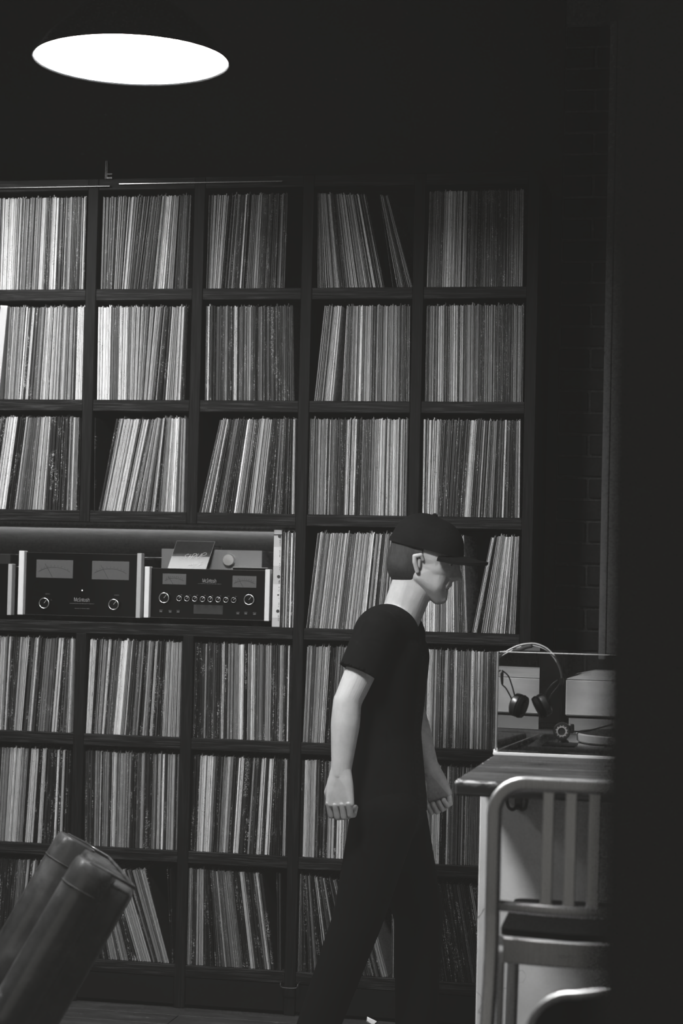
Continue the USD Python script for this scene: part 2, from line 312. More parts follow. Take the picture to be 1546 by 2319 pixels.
# record sleeves: tone, print and wear come from three numbers that each sleeve carries
M['record_sleeve'] = usdkit.material(stage, L + 'record_sleeve', {
    'a': ('attribute', {'attribute': 'tone'}), 's': ('separate_color', {}), 'g': ('geometry', {}),
    'off': ('combine_xyz', {}), 'k': ('vector_math', dict(math_type='scale', scale=61.0)),
    'pos': ('vector_math', dict(math_type='add')),
    'm1': ('mapping', dict(scale=(900, 60, 26))), 'n1': ('noise_texture', dict(scale=1.0, detail=4.0, roughness=0.65)), 'w1': ('map_range', dict(from_min=0.3, from_max=0.7, to_min=0.62, to_max=1.38, clamp=True)),
    'm2': ('mapping', dict(scale=(420, 1, 330))), 'n2': ('noise_texture', dict(scale=1.0, detail=2.0)), 't2': ('map_range', dict(from_min=0.56, from_max=0.62, to_min=0.0, to_max=1.0, clamp=True)),
    'm3': ('mapping', dict(scale=(3, 1, 11))), 'n3': ('noise_texture', dict(scale=1.0, detail=1.0)), 't3': ('map_range', dict(from_min=0.54, from_max=0.60, to_min=0.0, to_max=0.7, clamp=True)),
    'tx': ('math', dict(math_type='multiply')), 'txb': ('math', dict(math_type='multiply')),
    'm4': ('mapping', dict(scale=(240, 1, 40))), 'n4': ('noise_texture', dict(scale=1.0, detail=5.0, roughness=0.7)), 't4': ('map_range', dict(from_min=0.63, from_max=0.71, to_min=0.0, to_max=0.4, clamp=True)),
    'sy': ('separate_xyz', {}), 'sp': ('map_range', dict(from_min=0.022, from_max=0.03, to_min=1.0, to_max=0.0, clamp=True)), 'sp4': ('math', dict(math_type='multiply')),
    'base': ('combine_color', {}), 'mul': ('math', dict(math_type='multiply')),
    'inv': ('math', dict(math_type='subtract', value1=0.55)), 'abs': ('math', dict(math_type='absolute')), 'ink': ('combine_color', {}),
    'x1': ('mix_color', {}), 'x2': ('mix_color', dict(b=(0.55, 0.55, 0.55))),
    'b': ('bump', dict(strength=0.35, distance=0.0008)), 'p': ('principled_bsdf', dict(roughness=0.42, specular_ior_level=0.4))},
    [('a.color', 's.color'), ('s.g', 'off.x'), ('s.b', 'off.z'), ('s.g', 'off.y'), ('off.vector', 'k.vector1'), ('g.position', 'pos.vector1'), ('k.vector', 'pos.vector2'),
     ('pos.vector', 'm1.vector'), ('m1.vector', 'n1.vector'), ('n1.fac', 'w1.value'), ('pos.vector', 'm2.vector'), ('m2.vector', 'n2.vector'), ('n2.fac', 't2.value'),
     ('pos.vector', 'm3.vector'), ('m3.vector', 'n3.vector'), ('n3.fac', 't3.value'), ('t2.result', 'tx.value1'), ('t3.result', 'tx.value2'),
     ('pos.vector', 'm4.vector'), ('m4.vector', 'n4.vector'), ('n4.fac', 't4.value'),
     ('s.r', 'mul.value1'), ('w1.result', 'mul.value2'), ('mul.value', 'base.r'), ('mul.value', 'base.g'), ('mul.value', 'base.b'),
     ('s.r', 'inv.value2'), ('inv.value', 'abs.value1'), ('abs.value', 'ink.r'), ('abs.value', 'ink.g'), ('abs.value', 'ink.b'),
     ('g.position', 'sy.vector'), ('sy.y', 'sp.value'), ('tx.value', 'txb.value1'), ('sp.result', 'txb.value2'), ('txb.value', 'x1.fac'), ('base.color', 'x1.a'), ('ink.color', 'x1.b'), ('t4.result', 'sp4.value1'), ('sp.result', 'sp4.value2'), ('sp4.value', 'x2.fac'), ('x1.result', 'x2.a'), ('x2.result', 'p.base_color'),
     ('n1.fac', 'b.height'), ('b.normal', 'p.normal')], surface='p.BSDF')

# ------------------------------------------------------------------ the setting
def struct(name, mesh, mat): return tag(obj(name, mesh, mat), kind='structure')
XL, XR, YB, YF, ZC = -2.6, 4.2, 0.42, -9.0, 3.65
fl = thing('floor', None, None, kind='structure')
random.seed(3)
yb, k = YB, 0
obj('subfloor', box((XL, YF, -0.06), (XR, YB, -0.025), 0), 'black_matte', fl)
while yb > -2.2:                                  # floorboards run along the shelf; those in view are single boards
    w = 0.13; x = XL + random.uniform(0, 1.2) - 1.2
    while x < XR:
        ln = random.uniform(1.6, 2.6); a, b = max(x, XL), min(x + ln, XR)
        if b - a > 0.05:
            h = random.uniform(-0.0015, 0.0)
            obj('plank', box((a + 0.0012, yb - w + 0.0015, -0.022), (b - 0.0012, yb - 0.0015, h), 0.0005), 'floor_boards', fl)
        x += ln
    yb -= w
obj('plank_field', box((XL, YF, -0.022), (XR, yb, -0.001), 0), 'floor_boards', fl)
struct('ceiling', box((XL, YF, ZC), (XR, YB + 0.2, ZC + 0.1), 0), 'ceiling_paint')
wb = thing('wall_back', None, None, kind='structure')
obj('plaster', box((XL, YB, 0), (1.90, YB + 0.12, ZC), 0), 'wall_paint', wb)
obj('plaster', box((2.20, YB, 0), (XR, YB + 0.12, ZC), 0), 'wall_paint', wb)
obj('mortar_bed', box((1.90, YB + 0.01, 0), (2.20, YB + 0.12, ZC), 0), 'mortar', wb)
z, row = 0.9, 0
while z < 3.3:                                    # brick strip right of the record shelf
    x = 1.905 - (0.105 if row % 2 else 0)
    while x < 2.20:
        a, b = max(x, 1.902), min(x + 0.20, 2.198)
        if b - a > 0.02:
            obj('brick', box((a, YB - random.uniform(0.002, 0.006), z), (b, YB + 0.02, z + 0.063), 0.003), 'brick', wb)
        x += 0.21
    z += 0.0735; row += 1
struct('wall_left', box((XL - 0.1, YF, 0), (XL, YB, ZC), 0), 'wall_paint')
struct('wall_right', box((XR, YF, 0), (XR + 0.1, YB, ZC), 0), 'wall_paint')
# the pale boxed-in casing between brick and doorway, and the dark post close to the camera
xa, xb = at(1358, 1300, 0.30)[0], at(1374, 1300, 0.30)[0]
tr = thing('trim_1', None, None, kind='structure')
obj('casing_board', box((xa, 0.30, 1.17), (xb, 0.42, 3.3), 0.002), 'casing_paint', tr)
obj('casing_board', box((xb + 0.004, 0.285, 1.19), (xb + 0.30, 0.42, 3.3), 0.002), 'casing_paint', tr)
px0 = at(1382, 1160, -5.3)[0]
struct('trim_2', box((px0, -5.36, 0), (px0 + 0.30, -5.24, ZC), 0.004), 'black_post')

# ------------------------------------------------------------------ record shelf
W, P, T, ZB, D = 0.37, 0.37101622, 0.036, 0.14, 0.38
BT = 0.038
def ztop(r): return ZB + (7 - r) * P              # top of the board under row r (r = 0: the top of the shelf)
sh = thing('record_shelf', 'tall dark stained wooden cube shelf filled with records', 'shelf')
for k in range(-1, 6):
    a, b = k * W - T / 2, k * W + T / 2
    if k in (0, 1, 2):
        obj('upright', box((a, 0, 0), (b, D, ztop(4) - BT), 0.0015), 'shelf_wood_upright', sh)
        obj('upright', box((a, 0, ztop(3) - BT), (b, D, ztop(0)), 0.0015), 'shelf_wood_upright', sh)
    else:
        obj('side_panel' if k in (-1, 5) else 'upright', box((a, 0, 0), (b, D, ztop(0)), 0.0015), 'shelf_wood_upright', sh)
for r in range(0, 8):
    spans = [(k * W + T / 2, (k + 1) * W - T / 2) for k in range(-1, 5)]
    if r == 4: spans = [(-W + T / 2, 3 * W - T / 2)] + spans[4:]
    for a, b in spans:
        obj('shelf_board', box((a, 0.002, ztop(r) - BT), (b, D, ztop(r)), 0.0015), 'shelf_wood', sh)
for k in range(-1, 5):
    obj('back_panel', box((k * W - T / 2 if k > -1 else -W, D, 0), ((k + 1) * W - T / 2, D + 0.012, ztop(0)), 0), 'shelf_back', sh)
obj('bay_back', box((-W + T / 2, D - 0.012, ztop(4)), (3 * W - T / 2, D, ztop(3) - BT), 0), 'bay_back', sh)
obj('bay_ceiling', box((-W + T / 2, 0.03, ztop(3) - BT - 0.006), (3 * W - T / 2, D - 0.012, ztop(3) - BT), 0), 'bay_lining', sh)
for k in range(-1, 5):
    a, b = k * W + T / 2, (k + 1) * W - T / 2
    obj('plinth_drawer', box((a + 0.002, 0.004, 0.012), (b - 0.002, 0.024, ZB - BT - 0.003), 0.0015), 'plinth_paint', sh)
hp = at(655, 2236, -0.02)
hz = hp[2]
obj('drawer_handle', tube(catmull([(hp[0] - 0.030, 0.003, hz + 0.014), (hp[0] - 0.029, -0.022, hz + 0.012), (hp[0] - 0.022, -0.028, hz), (hp[0] + 0.022, -0.028, hz), (hp[0] + 0.029, -0.022, hz + 0.012), (hp[0] + 0.030, 0.003, hz + 0.014)], 5), 0.0022, 8), 'black_metal', sh, smooth=True)
# metal channel and bracket on the top edge
for (xa_, xb_, y_) in ((0, 250, 423), (270, 640, 414)):
    p0, p1 = at(xa_ if xa_ else -60, y_ + (1 if xa_ == 0 else 0), -0.004), at(xb_, y_, -0.004)
    zc = at((max(xa_, 150) + xb_) / 2, y_, -0.004)[2]
    obj('metal_strip', box((p0[0], -0.010, zc - 0.002), (p1[0], 0.004, zc + 0.002), 0.0008), 'strip_dull' if xa_ == 0 else 'strip_metal', sh, label='thin metal strip on the top edge')
bp = at(241, 380, -0.004)
obj('bracket', [box((bp[0] - 0.004, -0.006, 2.735), (bp[0] - 0.001, 0.02, bp[2] + 0.024), 0.0006), box((bp[0] + 0.001, -0.006, 2.735), (bp[0] + 0.004, 0.02, bp[2] + 0.024), 0.0006),
                box((bp[0] + 0.004, -0.008, 2.735), (bp[0] + 0.022, 0.02, 2.741), 0.0006), box((bp[0] + 0.004, -0.008, 2.749), (bp[0] + 0.022, 0.02, 2.753), 0.0006)], 'black_metal', sh)
led = thing('led_strip', 'hidden LED strip under the board above the amplifiers', 'light', (0, 0, 0))
zl = ztop(3) - BT - 0.006
obj('profile', box((-W + 0.05, 0.333, zl - 0.008), (3 * W - 0.03, 0.345, zl), 0.001), 'grey_case', led)
obj('diffuser', box((-W + 0.05, 0.3455, zl - 0.007), (3 * W - 0.03, 0.3475, zl - 0.001), 0), 'led_glow', led)

# ------------------------------------------------------------------ records
ROWW = ['top', 'second', 'third', 'fourth', 'fifth', 'sixth', 'bottom']
COLW = ['leftmost', 'second', 'third', 'fourth', 'rightmost']
# (row, column): groups of (bottom px, top px) pairs along the cubby: how the sleeves lean
KEYS = {
 (1,1): [[(-30,-25),(55,66),(193,199)]], (1,2): [[(226,232),(265,277),(315,342),(426,434)]], (1,3): [[(466,472),(500,518),(570,582),(646,653)]],
 (1,4): [[(718,718),(747,732),(873,829)],[(886,858),(905,862),(935,876)]], (1,5): [[(965,972),(1140,1143),(1184,1187)]],
 (2,1): [[(8,20),(55,72),(186,191)]], (2,2): [[(219,222),(300,306),(340,362),(420,427)]], (2,3): [[(463,466),(570,572),(672,669)]],
 (2,4): [[(710,734),(757,776)],[(773,785),(800,806),(928,930)]], (2,5): [[(961,965),(1010,1012),(1185,1188)]],
 (3,1): [[(-30,0),(47,73),(108,121),(178,184)]], (3,2): [[(212,214),(217,219)],[(221,262),(290,333),(301,346),(360,378),(420,424)]], (3,3): [[(449,498),(475,515),(540,570),(600,622),(667,669)]],
 (3,4): [[(697,702),(790,797),(921,925)]], (3,5): [[(955,958),(1000,1012),(1060,1076),(1120,1130),(1178,1180)]],
 (4,4): [[(693,719),(790,815),(860,880),(914,918)]], (4,5): [[(946,950),(1000,1003),(1062,1053)],[(1067,1112),(1125,1150),(1169,1177)]],
 (5,1): [[(-50,-40),(10,22),(50,68),(128,145),(164,170)]], (5,2): [[(191,203),(249,268),(330,345),(406,412)]], (5,3): [[(434,439),(545,548),(655,659)]],
 (5,4): [[(684,694),(742,756),(830,842),(908,913)]], (5,5): [[(940,946),(1050,1055),(1162,1166)]],
 (6,1): [[(-50,-38),(5,18),(60,75),(151,158)]], (6,2): [[(190,193),(270,276),(400,405)]], (6,3): [[(430,438),(545,560),(600,612),(649,653)]],
 (6,4): [[(677,683),(760,766),(900,905)]], (6,5): [[(925,932),(1085,1090),(1158,1162)]],
 (7,1): [[(-50,-32),(0,18),(60,80),(140,152)]], (7,2): [[(215,140),(328,262),(384,327)],[(387,374),(392,393)]], (7,3): [[(421,427),(462,463),(502,483),(541,517),(625,597)],[(627,623),(642,645)]],
 (7,4): [[(672,678),(700,690),(800,750),(878,820)],[(884,888),(892,893)]], (7,5): [[(932,927),(956,945),(1020,985),(1062,1026),(1150,1105)]],
}
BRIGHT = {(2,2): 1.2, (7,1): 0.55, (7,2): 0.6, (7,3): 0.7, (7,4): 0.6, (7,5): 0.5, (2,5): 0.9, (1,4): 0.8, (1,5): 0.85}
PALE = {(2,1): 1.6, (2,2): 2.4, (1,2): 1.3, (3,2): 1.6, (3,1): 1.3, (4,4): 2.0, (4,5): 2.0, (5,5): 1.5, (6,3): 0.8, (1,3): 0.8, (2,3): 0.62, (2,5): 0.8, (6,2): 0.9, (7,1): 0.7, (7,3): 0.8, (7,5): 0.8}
def sleeve(x0, z0, x1, z1, t, y0, dep, lip):
    """One record in its cardboard sleeve, spine to the front, standing on (x0, z0), leaning to (x1, z1)."""
    u = V([x1 - x0, 0, z1 - z0]); h = np.linalg.norm(u); u /= h; n = V([u[2], 0, -u[0]])
    c = min(0.0009, t * 0.3)
    prof = [(-t / 2 + c, 0), (t / 2 - c, 0), (t / 2, 2 * c), (t / 2, dep), (-t / 2, dep), (-t / 2, 2 * c)]
    o = V([x0, y0, z0])
    if n[2] < 0: o = o + V([0, 0, -n[2] * t / 2])
    else: o = o + V([0, 0, n[2] * t / 2])
    rings = [[o + n * a + V([0, b, 0]) + u * s for a, b in prof] for s in (0, h)]
    m = skin_rings(rings)
    if lip > 0:                                   # an inner or plastic sleeve standing out at the top
        q = t * 0.28
        pr = [(-q, 0.012), (q, 0.012), (q, dep * 0.9), (-q, dep * 0.9)]
        m = trimesh.util.concatenate([m, skin_rings([[o + n * a + V([0, b, 0]) + u * s for a, b in pr] for s in (h * 0.9, h + lip)])])
    return m
recs = []
rr = random.Random(11)
YR = 0.012
for r in range(1, 8):
    for c in range(0, 6):
        if r == 4 and c < 4: continue
        zb = ztop(r) + 0.0005
        if c == 0: groups = [[(None, None)]]
        else: groups = KEYS[(r, c)]
        xin0, xin1 = (c - 1) * W + T / 2 + 0.001, c * W - T / 2 - 0.001
        todo = []
        for g in groups:
            if c == 0: kb, kt = [xin0, xin1], [xin0, xin1]
            else:
                kb = [min(max(xon(b, zb, YR), xin0), xin1) for b, _ in g]; kt = [min(max(xon(t_, zb + 0.312, YR), xin0), xin1) for _, t_ in g]
            s = 0.0; lim = kb[-1] - kb[0]
            tone_run, tone = 0, 0.3
            while True:
                w = min(max(rr.lognormvariate(math.log(0.0043), 0.42), 0.0022), 0.012)
                if s + w > lim: break
                xb0, xb1 = kb[0] + s, kb[0] + s + w
                t0, t1 = np.interp([xb0, xb1], kb, kt)
                todo.append((0.5 * (xb0 + xb1), 0.5 * (t0 + t1), min(w, t1 - t0)))
                s += w
        tone_run, tone = 0, 0.3
        for i, (xb_, xt_, w) in enumerate(todo):
            if w < 0.0008: continue
            if tone_run <= 0:
                tone_run = rr.choice([1, 1, 1, 2, 2, 3, 5])
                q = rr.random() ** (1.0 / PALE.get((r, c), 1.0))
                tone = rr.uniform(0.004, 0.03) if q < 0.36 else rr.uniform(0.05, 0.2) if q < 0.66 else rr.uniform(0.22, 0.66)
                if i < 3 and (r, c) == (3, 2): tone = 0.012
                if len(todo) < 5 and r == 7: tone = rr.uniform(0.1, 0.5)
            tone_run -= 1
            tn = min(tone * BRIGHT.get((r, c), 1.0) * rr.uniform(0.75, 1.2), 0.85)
            h = 0.3125 + rr.uniform(-0.003, 0.002)
            a = math.atan2(xt_ - xb_, h)
            t = 0.90 * w * math.cos(a)
            z0 = zb + abs(math.sin(a)) * t * 0.0
            u = V([math.sin(a), 0, math.cos(a)])
            m = sleeve(xb_, z0, xb_ + u[0] * h, z0 + u[2] * h, t, YR + rr.choice([0, 0, 0.001, 0.003, 0.006]) + rr.uniform(0, 0.002), 0.31, rr.uniform(0.002, 0.010) if rr.random() < 0.33 else 0)
            recs.append(dict(m=m, r=r, c=c, i=i, t=t, tone=tn, seed=(rr.random(), rr.random()), xb=xb_, xt=xb_ + u[0] * h, zb=z0, zt=z0 + u[2] * h))
HIDE = [Polygon([(905,1165),(1110,1240),(1035,1370),(960,1400),(950,1560),(1010,1760),(1010,1850),(960,1860),(1010,2000),(940,2319),(860,2319),(850,2200),(790,2319),(670,2319),(745,2080),(790,1950),(735,1850),(755,1530),(830,1390),(905,1340)]),
        Polygon([(-10,2060),(135,1885),(247,1945),(303,2020),(180,2290),(-10,2319)]), Polygon([(1078,2319),(1105,1800),(1030,1790),(1115,1700),(1125,1480),(1546,1480),(1546,2319)])]
for q in recs:
    s = np.linspace(0.03, 0.97, 9)
    pts = np.stack([q['xb'] + (q['xt'] - q['xb']) * s, np.full(9, YR), q['zb'] + (q['zt'] - q['zb']) * s], -1)
    pp = project(pts)
    q['vis'] = np.mean([0 < x < 1375 and not any(h.contains(Point(x, y)) for h in HIDE) for x, y in pp])
    q['area'] = q['vis'] * q['t'] * (CAM[1] / (CAM[1] - 0.0 + 1e-9)) * FPX / np.linalg.norm(pts[4] - CAM)
def toneword(t): return 'near-black' if t < 0.02 else 'dark grey' if t < 0.08 else 'mid grey' if t < 0.2 else 'light grey' if t < 0.4 else 'white'
def ordinal(n): return f"{n}{'th' if 10 <= n % 100 <= 20 else {1: 'st', 2: 'nd', 3: 'rd'}.get(n % 10, 'th')}"
byc = {}
for q in recs: byc.setdefault((q['r'], q['c']), []).append(q)
for key, lst in byc.items():
    lst.sort(key=lambda q: q['xb'])
    for k, q in enumerate(lst): q['left'], q['right'] = k + 1, len(lst) - k
order = sorted(range(len(recs)), key=lambda i: -recs[i]['area'])
single = set(order[:300])
def set_tone(m, cols, interp='vertex'):
    pv = UsdGeom.PrimvarsAPI(m).CreatePrimvar('tone', Sdf.ValueTypeNames.Color3fArray, interp)
    pv.Set(Vt.Vec3fArray.FromNumpy(np.asarray(cols, np.float32)))
rest, restc = [], []
_x0, _x1 = xon(-10, ztop(2), YR), xon(10, ztop(2) + 0.31, YR)
wbx = thing('record_box_set', 'wide plain grey box set leaning at the left edge of the second row', 'box set')
obj('slipcase', sleeve(_x0, ztop(2) + 0.0005, _x1, ztop(2) + 0.316, 0.0255, YR - 0.004, 0.31, 0), 'box_set', wbx)
obj('top_edge', sleeve(_x0 + (_x1 - _x0) * 0.982, ztop(2) + 0.0005 + 0.311, _x1, ztop(2) + 0.317, 0.0257, YR - 0.0045, 0.311, 0), 'print_white', wbx, label='white top edge')
for i, q in enumerate(recs):
    col = (q['tone'], q['seed'][0], q['seed'][1])
    if i in single:
        side, n = ('right', q['right']) if q['c'] in (1, 5) else ('left', q['left'])
        o = usdkit.mesh(stage, numbered('/World', 'record_sleeve'), q['m'], M['record_sleeve'])
        set_tone(o, [col] * len(q['m'].vertices))
        tag(o, f"{toneword(q['tone'])} record sleeve, {ordinal(n)} from the {side} in the {ROWW[q['r'] - 1]} row, {COLW[q['c'] - 1]} column", 'record', 'record sleeves standing in the shelf')
    else:
        rest.append(q['m']); restc.append(np.tile(col, (len(q['m'].vertices), 1)))
o = usdkit.mesh(stage, '/World/packed_record_sleeves', trimesh.util.concatenate(rest), M['record_sleeve'])
set_tone(o, np.vstack(restc))
tag(o, 'many thin record sleeves packed side by side in the shelf cubbies', 'records', None, 'stuff')

# ------------------------------------------------------------------ amplifiers in the bay
YA = 0.035                                        # plane of the amplifier faces
EX, EZ = V([1.0, 0, 0]), V([0, 0, 1.0])
zs = ztop(4)
def fx(px, py=1330): return at(px, py, YA)[0]
def fz(px, py): return at(px, py, YA)[2]
def dial(parent, px, py, r, ring='chrome', y=YA):
    c = at(px, py, y)
    k = obj('knob', lathe([(0, 0), (r * 0.86, 0), (r * 0.86, 0.014), (r * 0.8, 0.0155), (0, 0.0155)], 28, (c[0], y, c[2]), 'y'), 'black_gloss', parent, smooth=30)
    obj('ring', lathe([(r * (0.93 + 0.10 * math.cos(w)), 0.0145 + r * 0.10 * math.sin(w)) for w in np.linspace(-PI, PI, 13)], 36, (c[0], y, c[2]), 'y'), ring, k, smooth=True)
    d = V([0.62, 0, 0.78])
    obj('pointer', frame(box((-0.0006, -0.0004, 0), (0.0006, 0.0004, r * 0.75), 0), (c[0], y - 0.0158, c[2]), V([d[2], 0, -d[0]]), V([0, 1.0, 0]), d), 'print_grey', k)
def meter(parent, x0, y0, x1, y1):
    a, b = at(x0, y1, YA), at(x1, y0, YA); w, h = b[0] - a[0], b[2] - a[2]
    m = obj('meter', box((a[0], YA - 0.002, a[2]), (b[0], YA + 0.004, b[2]), 0.0006), 'meter_glow', parent)
    cx, cz, R = a[0] + w / 2, a[2] - h * 0.75, h * 1.35
    arc = [(cx + R * 1.15 * math.sin(t), YA - 0.0024, cz + R * math.cos(t)) for t in np.linspace(-0.62, 0.62, 15)]
    obj('scale_arc', tube(arc, 0.0006, 5), 'print_black', m)
    obj('needle', tube([(cx - w * 0.05, YA - 0.003, a[2] + h * 0.05), (cx - w * 0.26, YA - 0.003, a[2] + h * 0.78)], 0.0005, 5), 'print_black', m)
    tk = [box((cx + R * 1.15 * math.sin(t) - 0.0007, YA - 0.0026, cz + R * math.cos(t) + 0.003), (cx + R * 1.15 * math.sin(t) + 0.0007, YA - 0.0019, cz + R * math.cos(t) + 0.0065), 0) for t in np.linspace(-0.52, 0.52, 9)]
    obj('scale_ticks', tk, 'print_black', m)
def amp(name, label, x0, x1, ytop, zbot, depth):
    a, b = fx(x0), fx(x1); zt = fz((x0 + x1) / 2, ytop)
    t = thing(name, label, 'amplifier', (0, 0, 0))
    obj('front_panel', box((a, YA, zbot), (b, YA + 0.012, zt), 0.001), 'black_gloss', t)
    obj('case', box((a + 0.006, YA + 0.012, zbot + 0.004), (b - 0.006, YA + depth, zt - 0.012), 0.002), 'black_metal', t)
    obj('trim_edge', [box((a, YA - 0.001, zbot), (b, YA + 0.003, zbot + 0.0012), 0), box((a, YA - 0.001, zt - 0.0012), (b, YA + 0.003, zt), 0)], 'steel_dark', t)
    for f in (0.1, 0.9):
        xx = a + (b - a) * f
        obj('foot', lathe([(0, 0), (0.02, 0), (0.022, zbot - zs), (0, zbot - zs)], 20, (xx, YA + 0.05, zs)), 'rubber', t, smooth=30)
    return t, a, b, zt
def handle(t, x0, x1, mat, zbot, zt):
    a, b = fx(x0), fx(x1)
    obj('end_cap', box((a, YA - 0.022, zbot - 0.001), (b, YA + 0.012, zt + 0.004), 0.0015), mat, t, label='silver end cap' if mat != 'grey_handle' else None)

zb1 = fz(180, 1395); t1, a1, b1, zt1 = amp('power_amplifier', 'wide black glass power amplifier with two large meters and two knobs', 58, 313, 1253, zb1, 0.30)
handle(t1, 46, 58, 'silver_paint', zb1, zt1); handle(t1, 313, 323, 'grey_handle', zb1, zt1)
meter(t1, 82, 1269, 166, 1308); meter(t1, 208, 1272, 293, 1312)
dial(t1, 103, 1366, 0.018); dial(t1, 260, 1369, 0.018)
c = at(186, 1337, YA); obj('pilot_light', lathe([(0, 0), (0.002, 0), (0.0014, 0.002), (0, 0.0024)], 12, (c[0], YA, c[2]), 'y'), 'pilot_glow', t1)
c = at(185, 1358, YA - 0.001); obj('lettering', text('McIntosh', 0.0125, (c[0], YA - 0.0004, c[2]), EX, EZ, wide=0.72), 'print_mid', t1)
def fine_print(parent, px, py, w, seed):
    q = random.Random(seed); c = at(px, py, YA); x = -w / 2; bars = []
    while x < w / 2:
        ln = q.uniform(0.0012, 0.003); bars.append(box((c[0] + x, YA - 0.0004, c[2] - 0.0008), (c[0] + x + ln, YA, c[2] + 0.0008), 0)); x += ln + q.choice([0.0005, 0.0005, 0.002])
    obj('fine_print', bars, 'print_dim', parent, kind='stuff')
fine_print(t1, 185, 1367, 0.085, 1); fine_print(t1, 185, 1378, 0.05, 2)
for px, py, w_ in ((108, 1345, 'METER'), (264, 1348, 'POWER')):
    c = at(px, py, YA); obj('lettering', text(w_, 0.0034, (c[0], YA - 0.0004, c[2]), EX, EZ), 'print_dim', t1)

zb2 = fz(470, 1402); t2, a2, b2, zt2 = amp('preamplifier', 'smaller black glass preamplifier with a row of eight small knobs', 342, 602, 1289, zb2, 0.32)
handle(t2, 331, 342, 'silver_paint', zb2, zt2); handle(t2, 603, 614, 'silver_paint', zb2, zt2)
meter(t2, 368, 1300, 422, 1323); meter(t2, 526, 1305, 581, 1330)
dial(t2, 374, 1354, 0.0175); dial(t2, 566, 1358, 0.0175)
for k in range(8): dial(t2, 408 + k * 17.6, 1355 + k * 0.55, 0.0088)
c = at(474, 1315, YA); obj('lettering', text('McIntosh', 0.0125, (c[0], YA - 0.0004, c[2]), EX, EZ, wide=0.62), 'print_mid', t2)
fine_print(t2, 474, 1322, 0.078, 3)
for _px in (408, 426, 443, 461, 478, 496, 514, 531): fine_print(t2, _px + 3, 1347 + (_px - 408) * 0.03, 0.005, _px)
a, b = at(438, 1390, YA), at(505, 1371, YA)
obj('display', box((a[0], YA - 0.001, a[2]), (b[0], YA + 0.003, b[2]), 0.0005), 'display_glow', t2)
for px, py in ((365, 1384), (386, 1385), (404, 1385), (539, 1389), (557, 1389), (577, 1390)):
    c = at(px, py, YA); k = obj('button', box((c[0] - 0.006, YA - 0.004, c[2] - 0.0045), (c[0] + 0.006, YA + 0.002, c[2] + 0.0045), 0.001), 'black_metal', t2)
    obj('button_rim', [box((c[0] - 0.006, YA - 0.0045, c[2] + 0.0035), (c[0] + 0.006, YA - 0.003, c[2] + 0.0045), 0), box((c[0] - 0.004, YA - 0.0046, c[2] - 0.003), (c[0] + 0.004, YA - 0.0038, c[2] + 0.001), 0)], 'print_dim', k)
# third amplifier, mostly cut by the frame
zb3 = fz(20, 1393); x3 = fx(20); zt3 = fz(24, 1277)
t3 = thing('power_amplifier', 'black amplifier cut off by the left edge with only its grey end cap in view', 'amplifier')
obj('front_panel', box((x3 - 0.30, YA + 0.01, zb3), (x3, YA + 0.022, zt3), 0.001), 'black_gloss', t3)
obj('case', box((x3 - 0.295, YA + 0.022, zb3 + 0.004), (x3 - 0.006, YA + 0.30, fz(15, 1254)), 0.002), 'black_metal', t3)
obj('end_cap', box((x3, YA - 0.012, zb3), (fx(29), YA + 0.022, zt3), 0.0015), 'grey_handle', t3)
for f in (0.1, 0.9):
    obj('foot', lathe([(0, 0), (0.02, 0), (0.022, zb3 - zs), (0, zb3 - zs)], 20, (x3 - 0.28 + 0.26 * f, YA + 0.06, zs)), 'rubber', t3, smooth=30)
for nm, (p0, p1, y_), lab in (('connecting_rod', (31, 48, 1283), 'short thin metal rod left of the wide power amplifier'), ('connecting_rod', (322, 366, 1262.5), 'thin metal rod between the two amplifiers')):
    q0, q1 = at(p0, y_, 0.12), at(p1, y_ + 0.6, 0.12)
    tag(obj(nm, tube([q0, (q0 + q1) / 2, q1], 0.0016, 8), 'silver', smooth=True), lab, 'rod')

# things standing on the preamplifier
ZT = zt2 - 0.012
yb_ = 0.13
a, b = at(366, 1285, yb_), at(592, 1247, yb_)
dac = thing('stereo_component', 'slim silver audio component with one round metal knob', 'audio component')
obj('case', box((a[0], yb_ + 0.006, ZT + 0.006), (b[0], yb_ + 0.20, b[2] - 0.001), 0.002), 'grey_case', dac)
obj('face_plate', box((a[0] - 0.002, yb_, ZT + 0.005), (b[0] + 0.002, yb_ + 0.008, b[2]), 0.001), 'grey_case', dac)
for f in (0.12, 0.88): obj('foot', lathe([(0, 0), (0.012, 0), (0.012, 0.007), (0, 0.007)], 16, (a[0] + (b[0] - a[0]) * f, yb_ + 0.05, ZT)), 'rubber', dac)
c = at(520, 1268, yb_); R = 0.0195
kb = obj('knob', lathe([(0, 0), (R, 0), (R, 0.018), (R * 0.95, 0.0195), (0, 0.0195)], 36, (c[0], yb_, c[2]), 'y'), 'silver', dac, smooth=30, label='brushed metal knob')
obj('knob_face', lathe([(0, 0.0200), (R * 0.9, 0.0196), (R * 0.9, 0.0192), (0, 0.0192)], 36, (c[0], yb_, c[2]), 'y'), 'silver', kb)
c = at(491, 1245, 0.22)
puck = thing('metal_puck', 'small round metal puck lying on the silver component', 'puck', (c[0], 0.22, b[2] - 0.001))
obj('body', lathe([(0, 0), (0.0165, 0), (0.0175, 0.002), (0.0175, 0.012), (0.0165, 0.014), (0, 0.014)], 28), 'grey_case', puck, smooth=30)
obj('rim', lathe([(0.0168, 0.006), (0.0179, 0.006), (0.0179, 0.009), (0.0168, 0.009), (0.0168, 0.006)], 28), 'silver', puck)
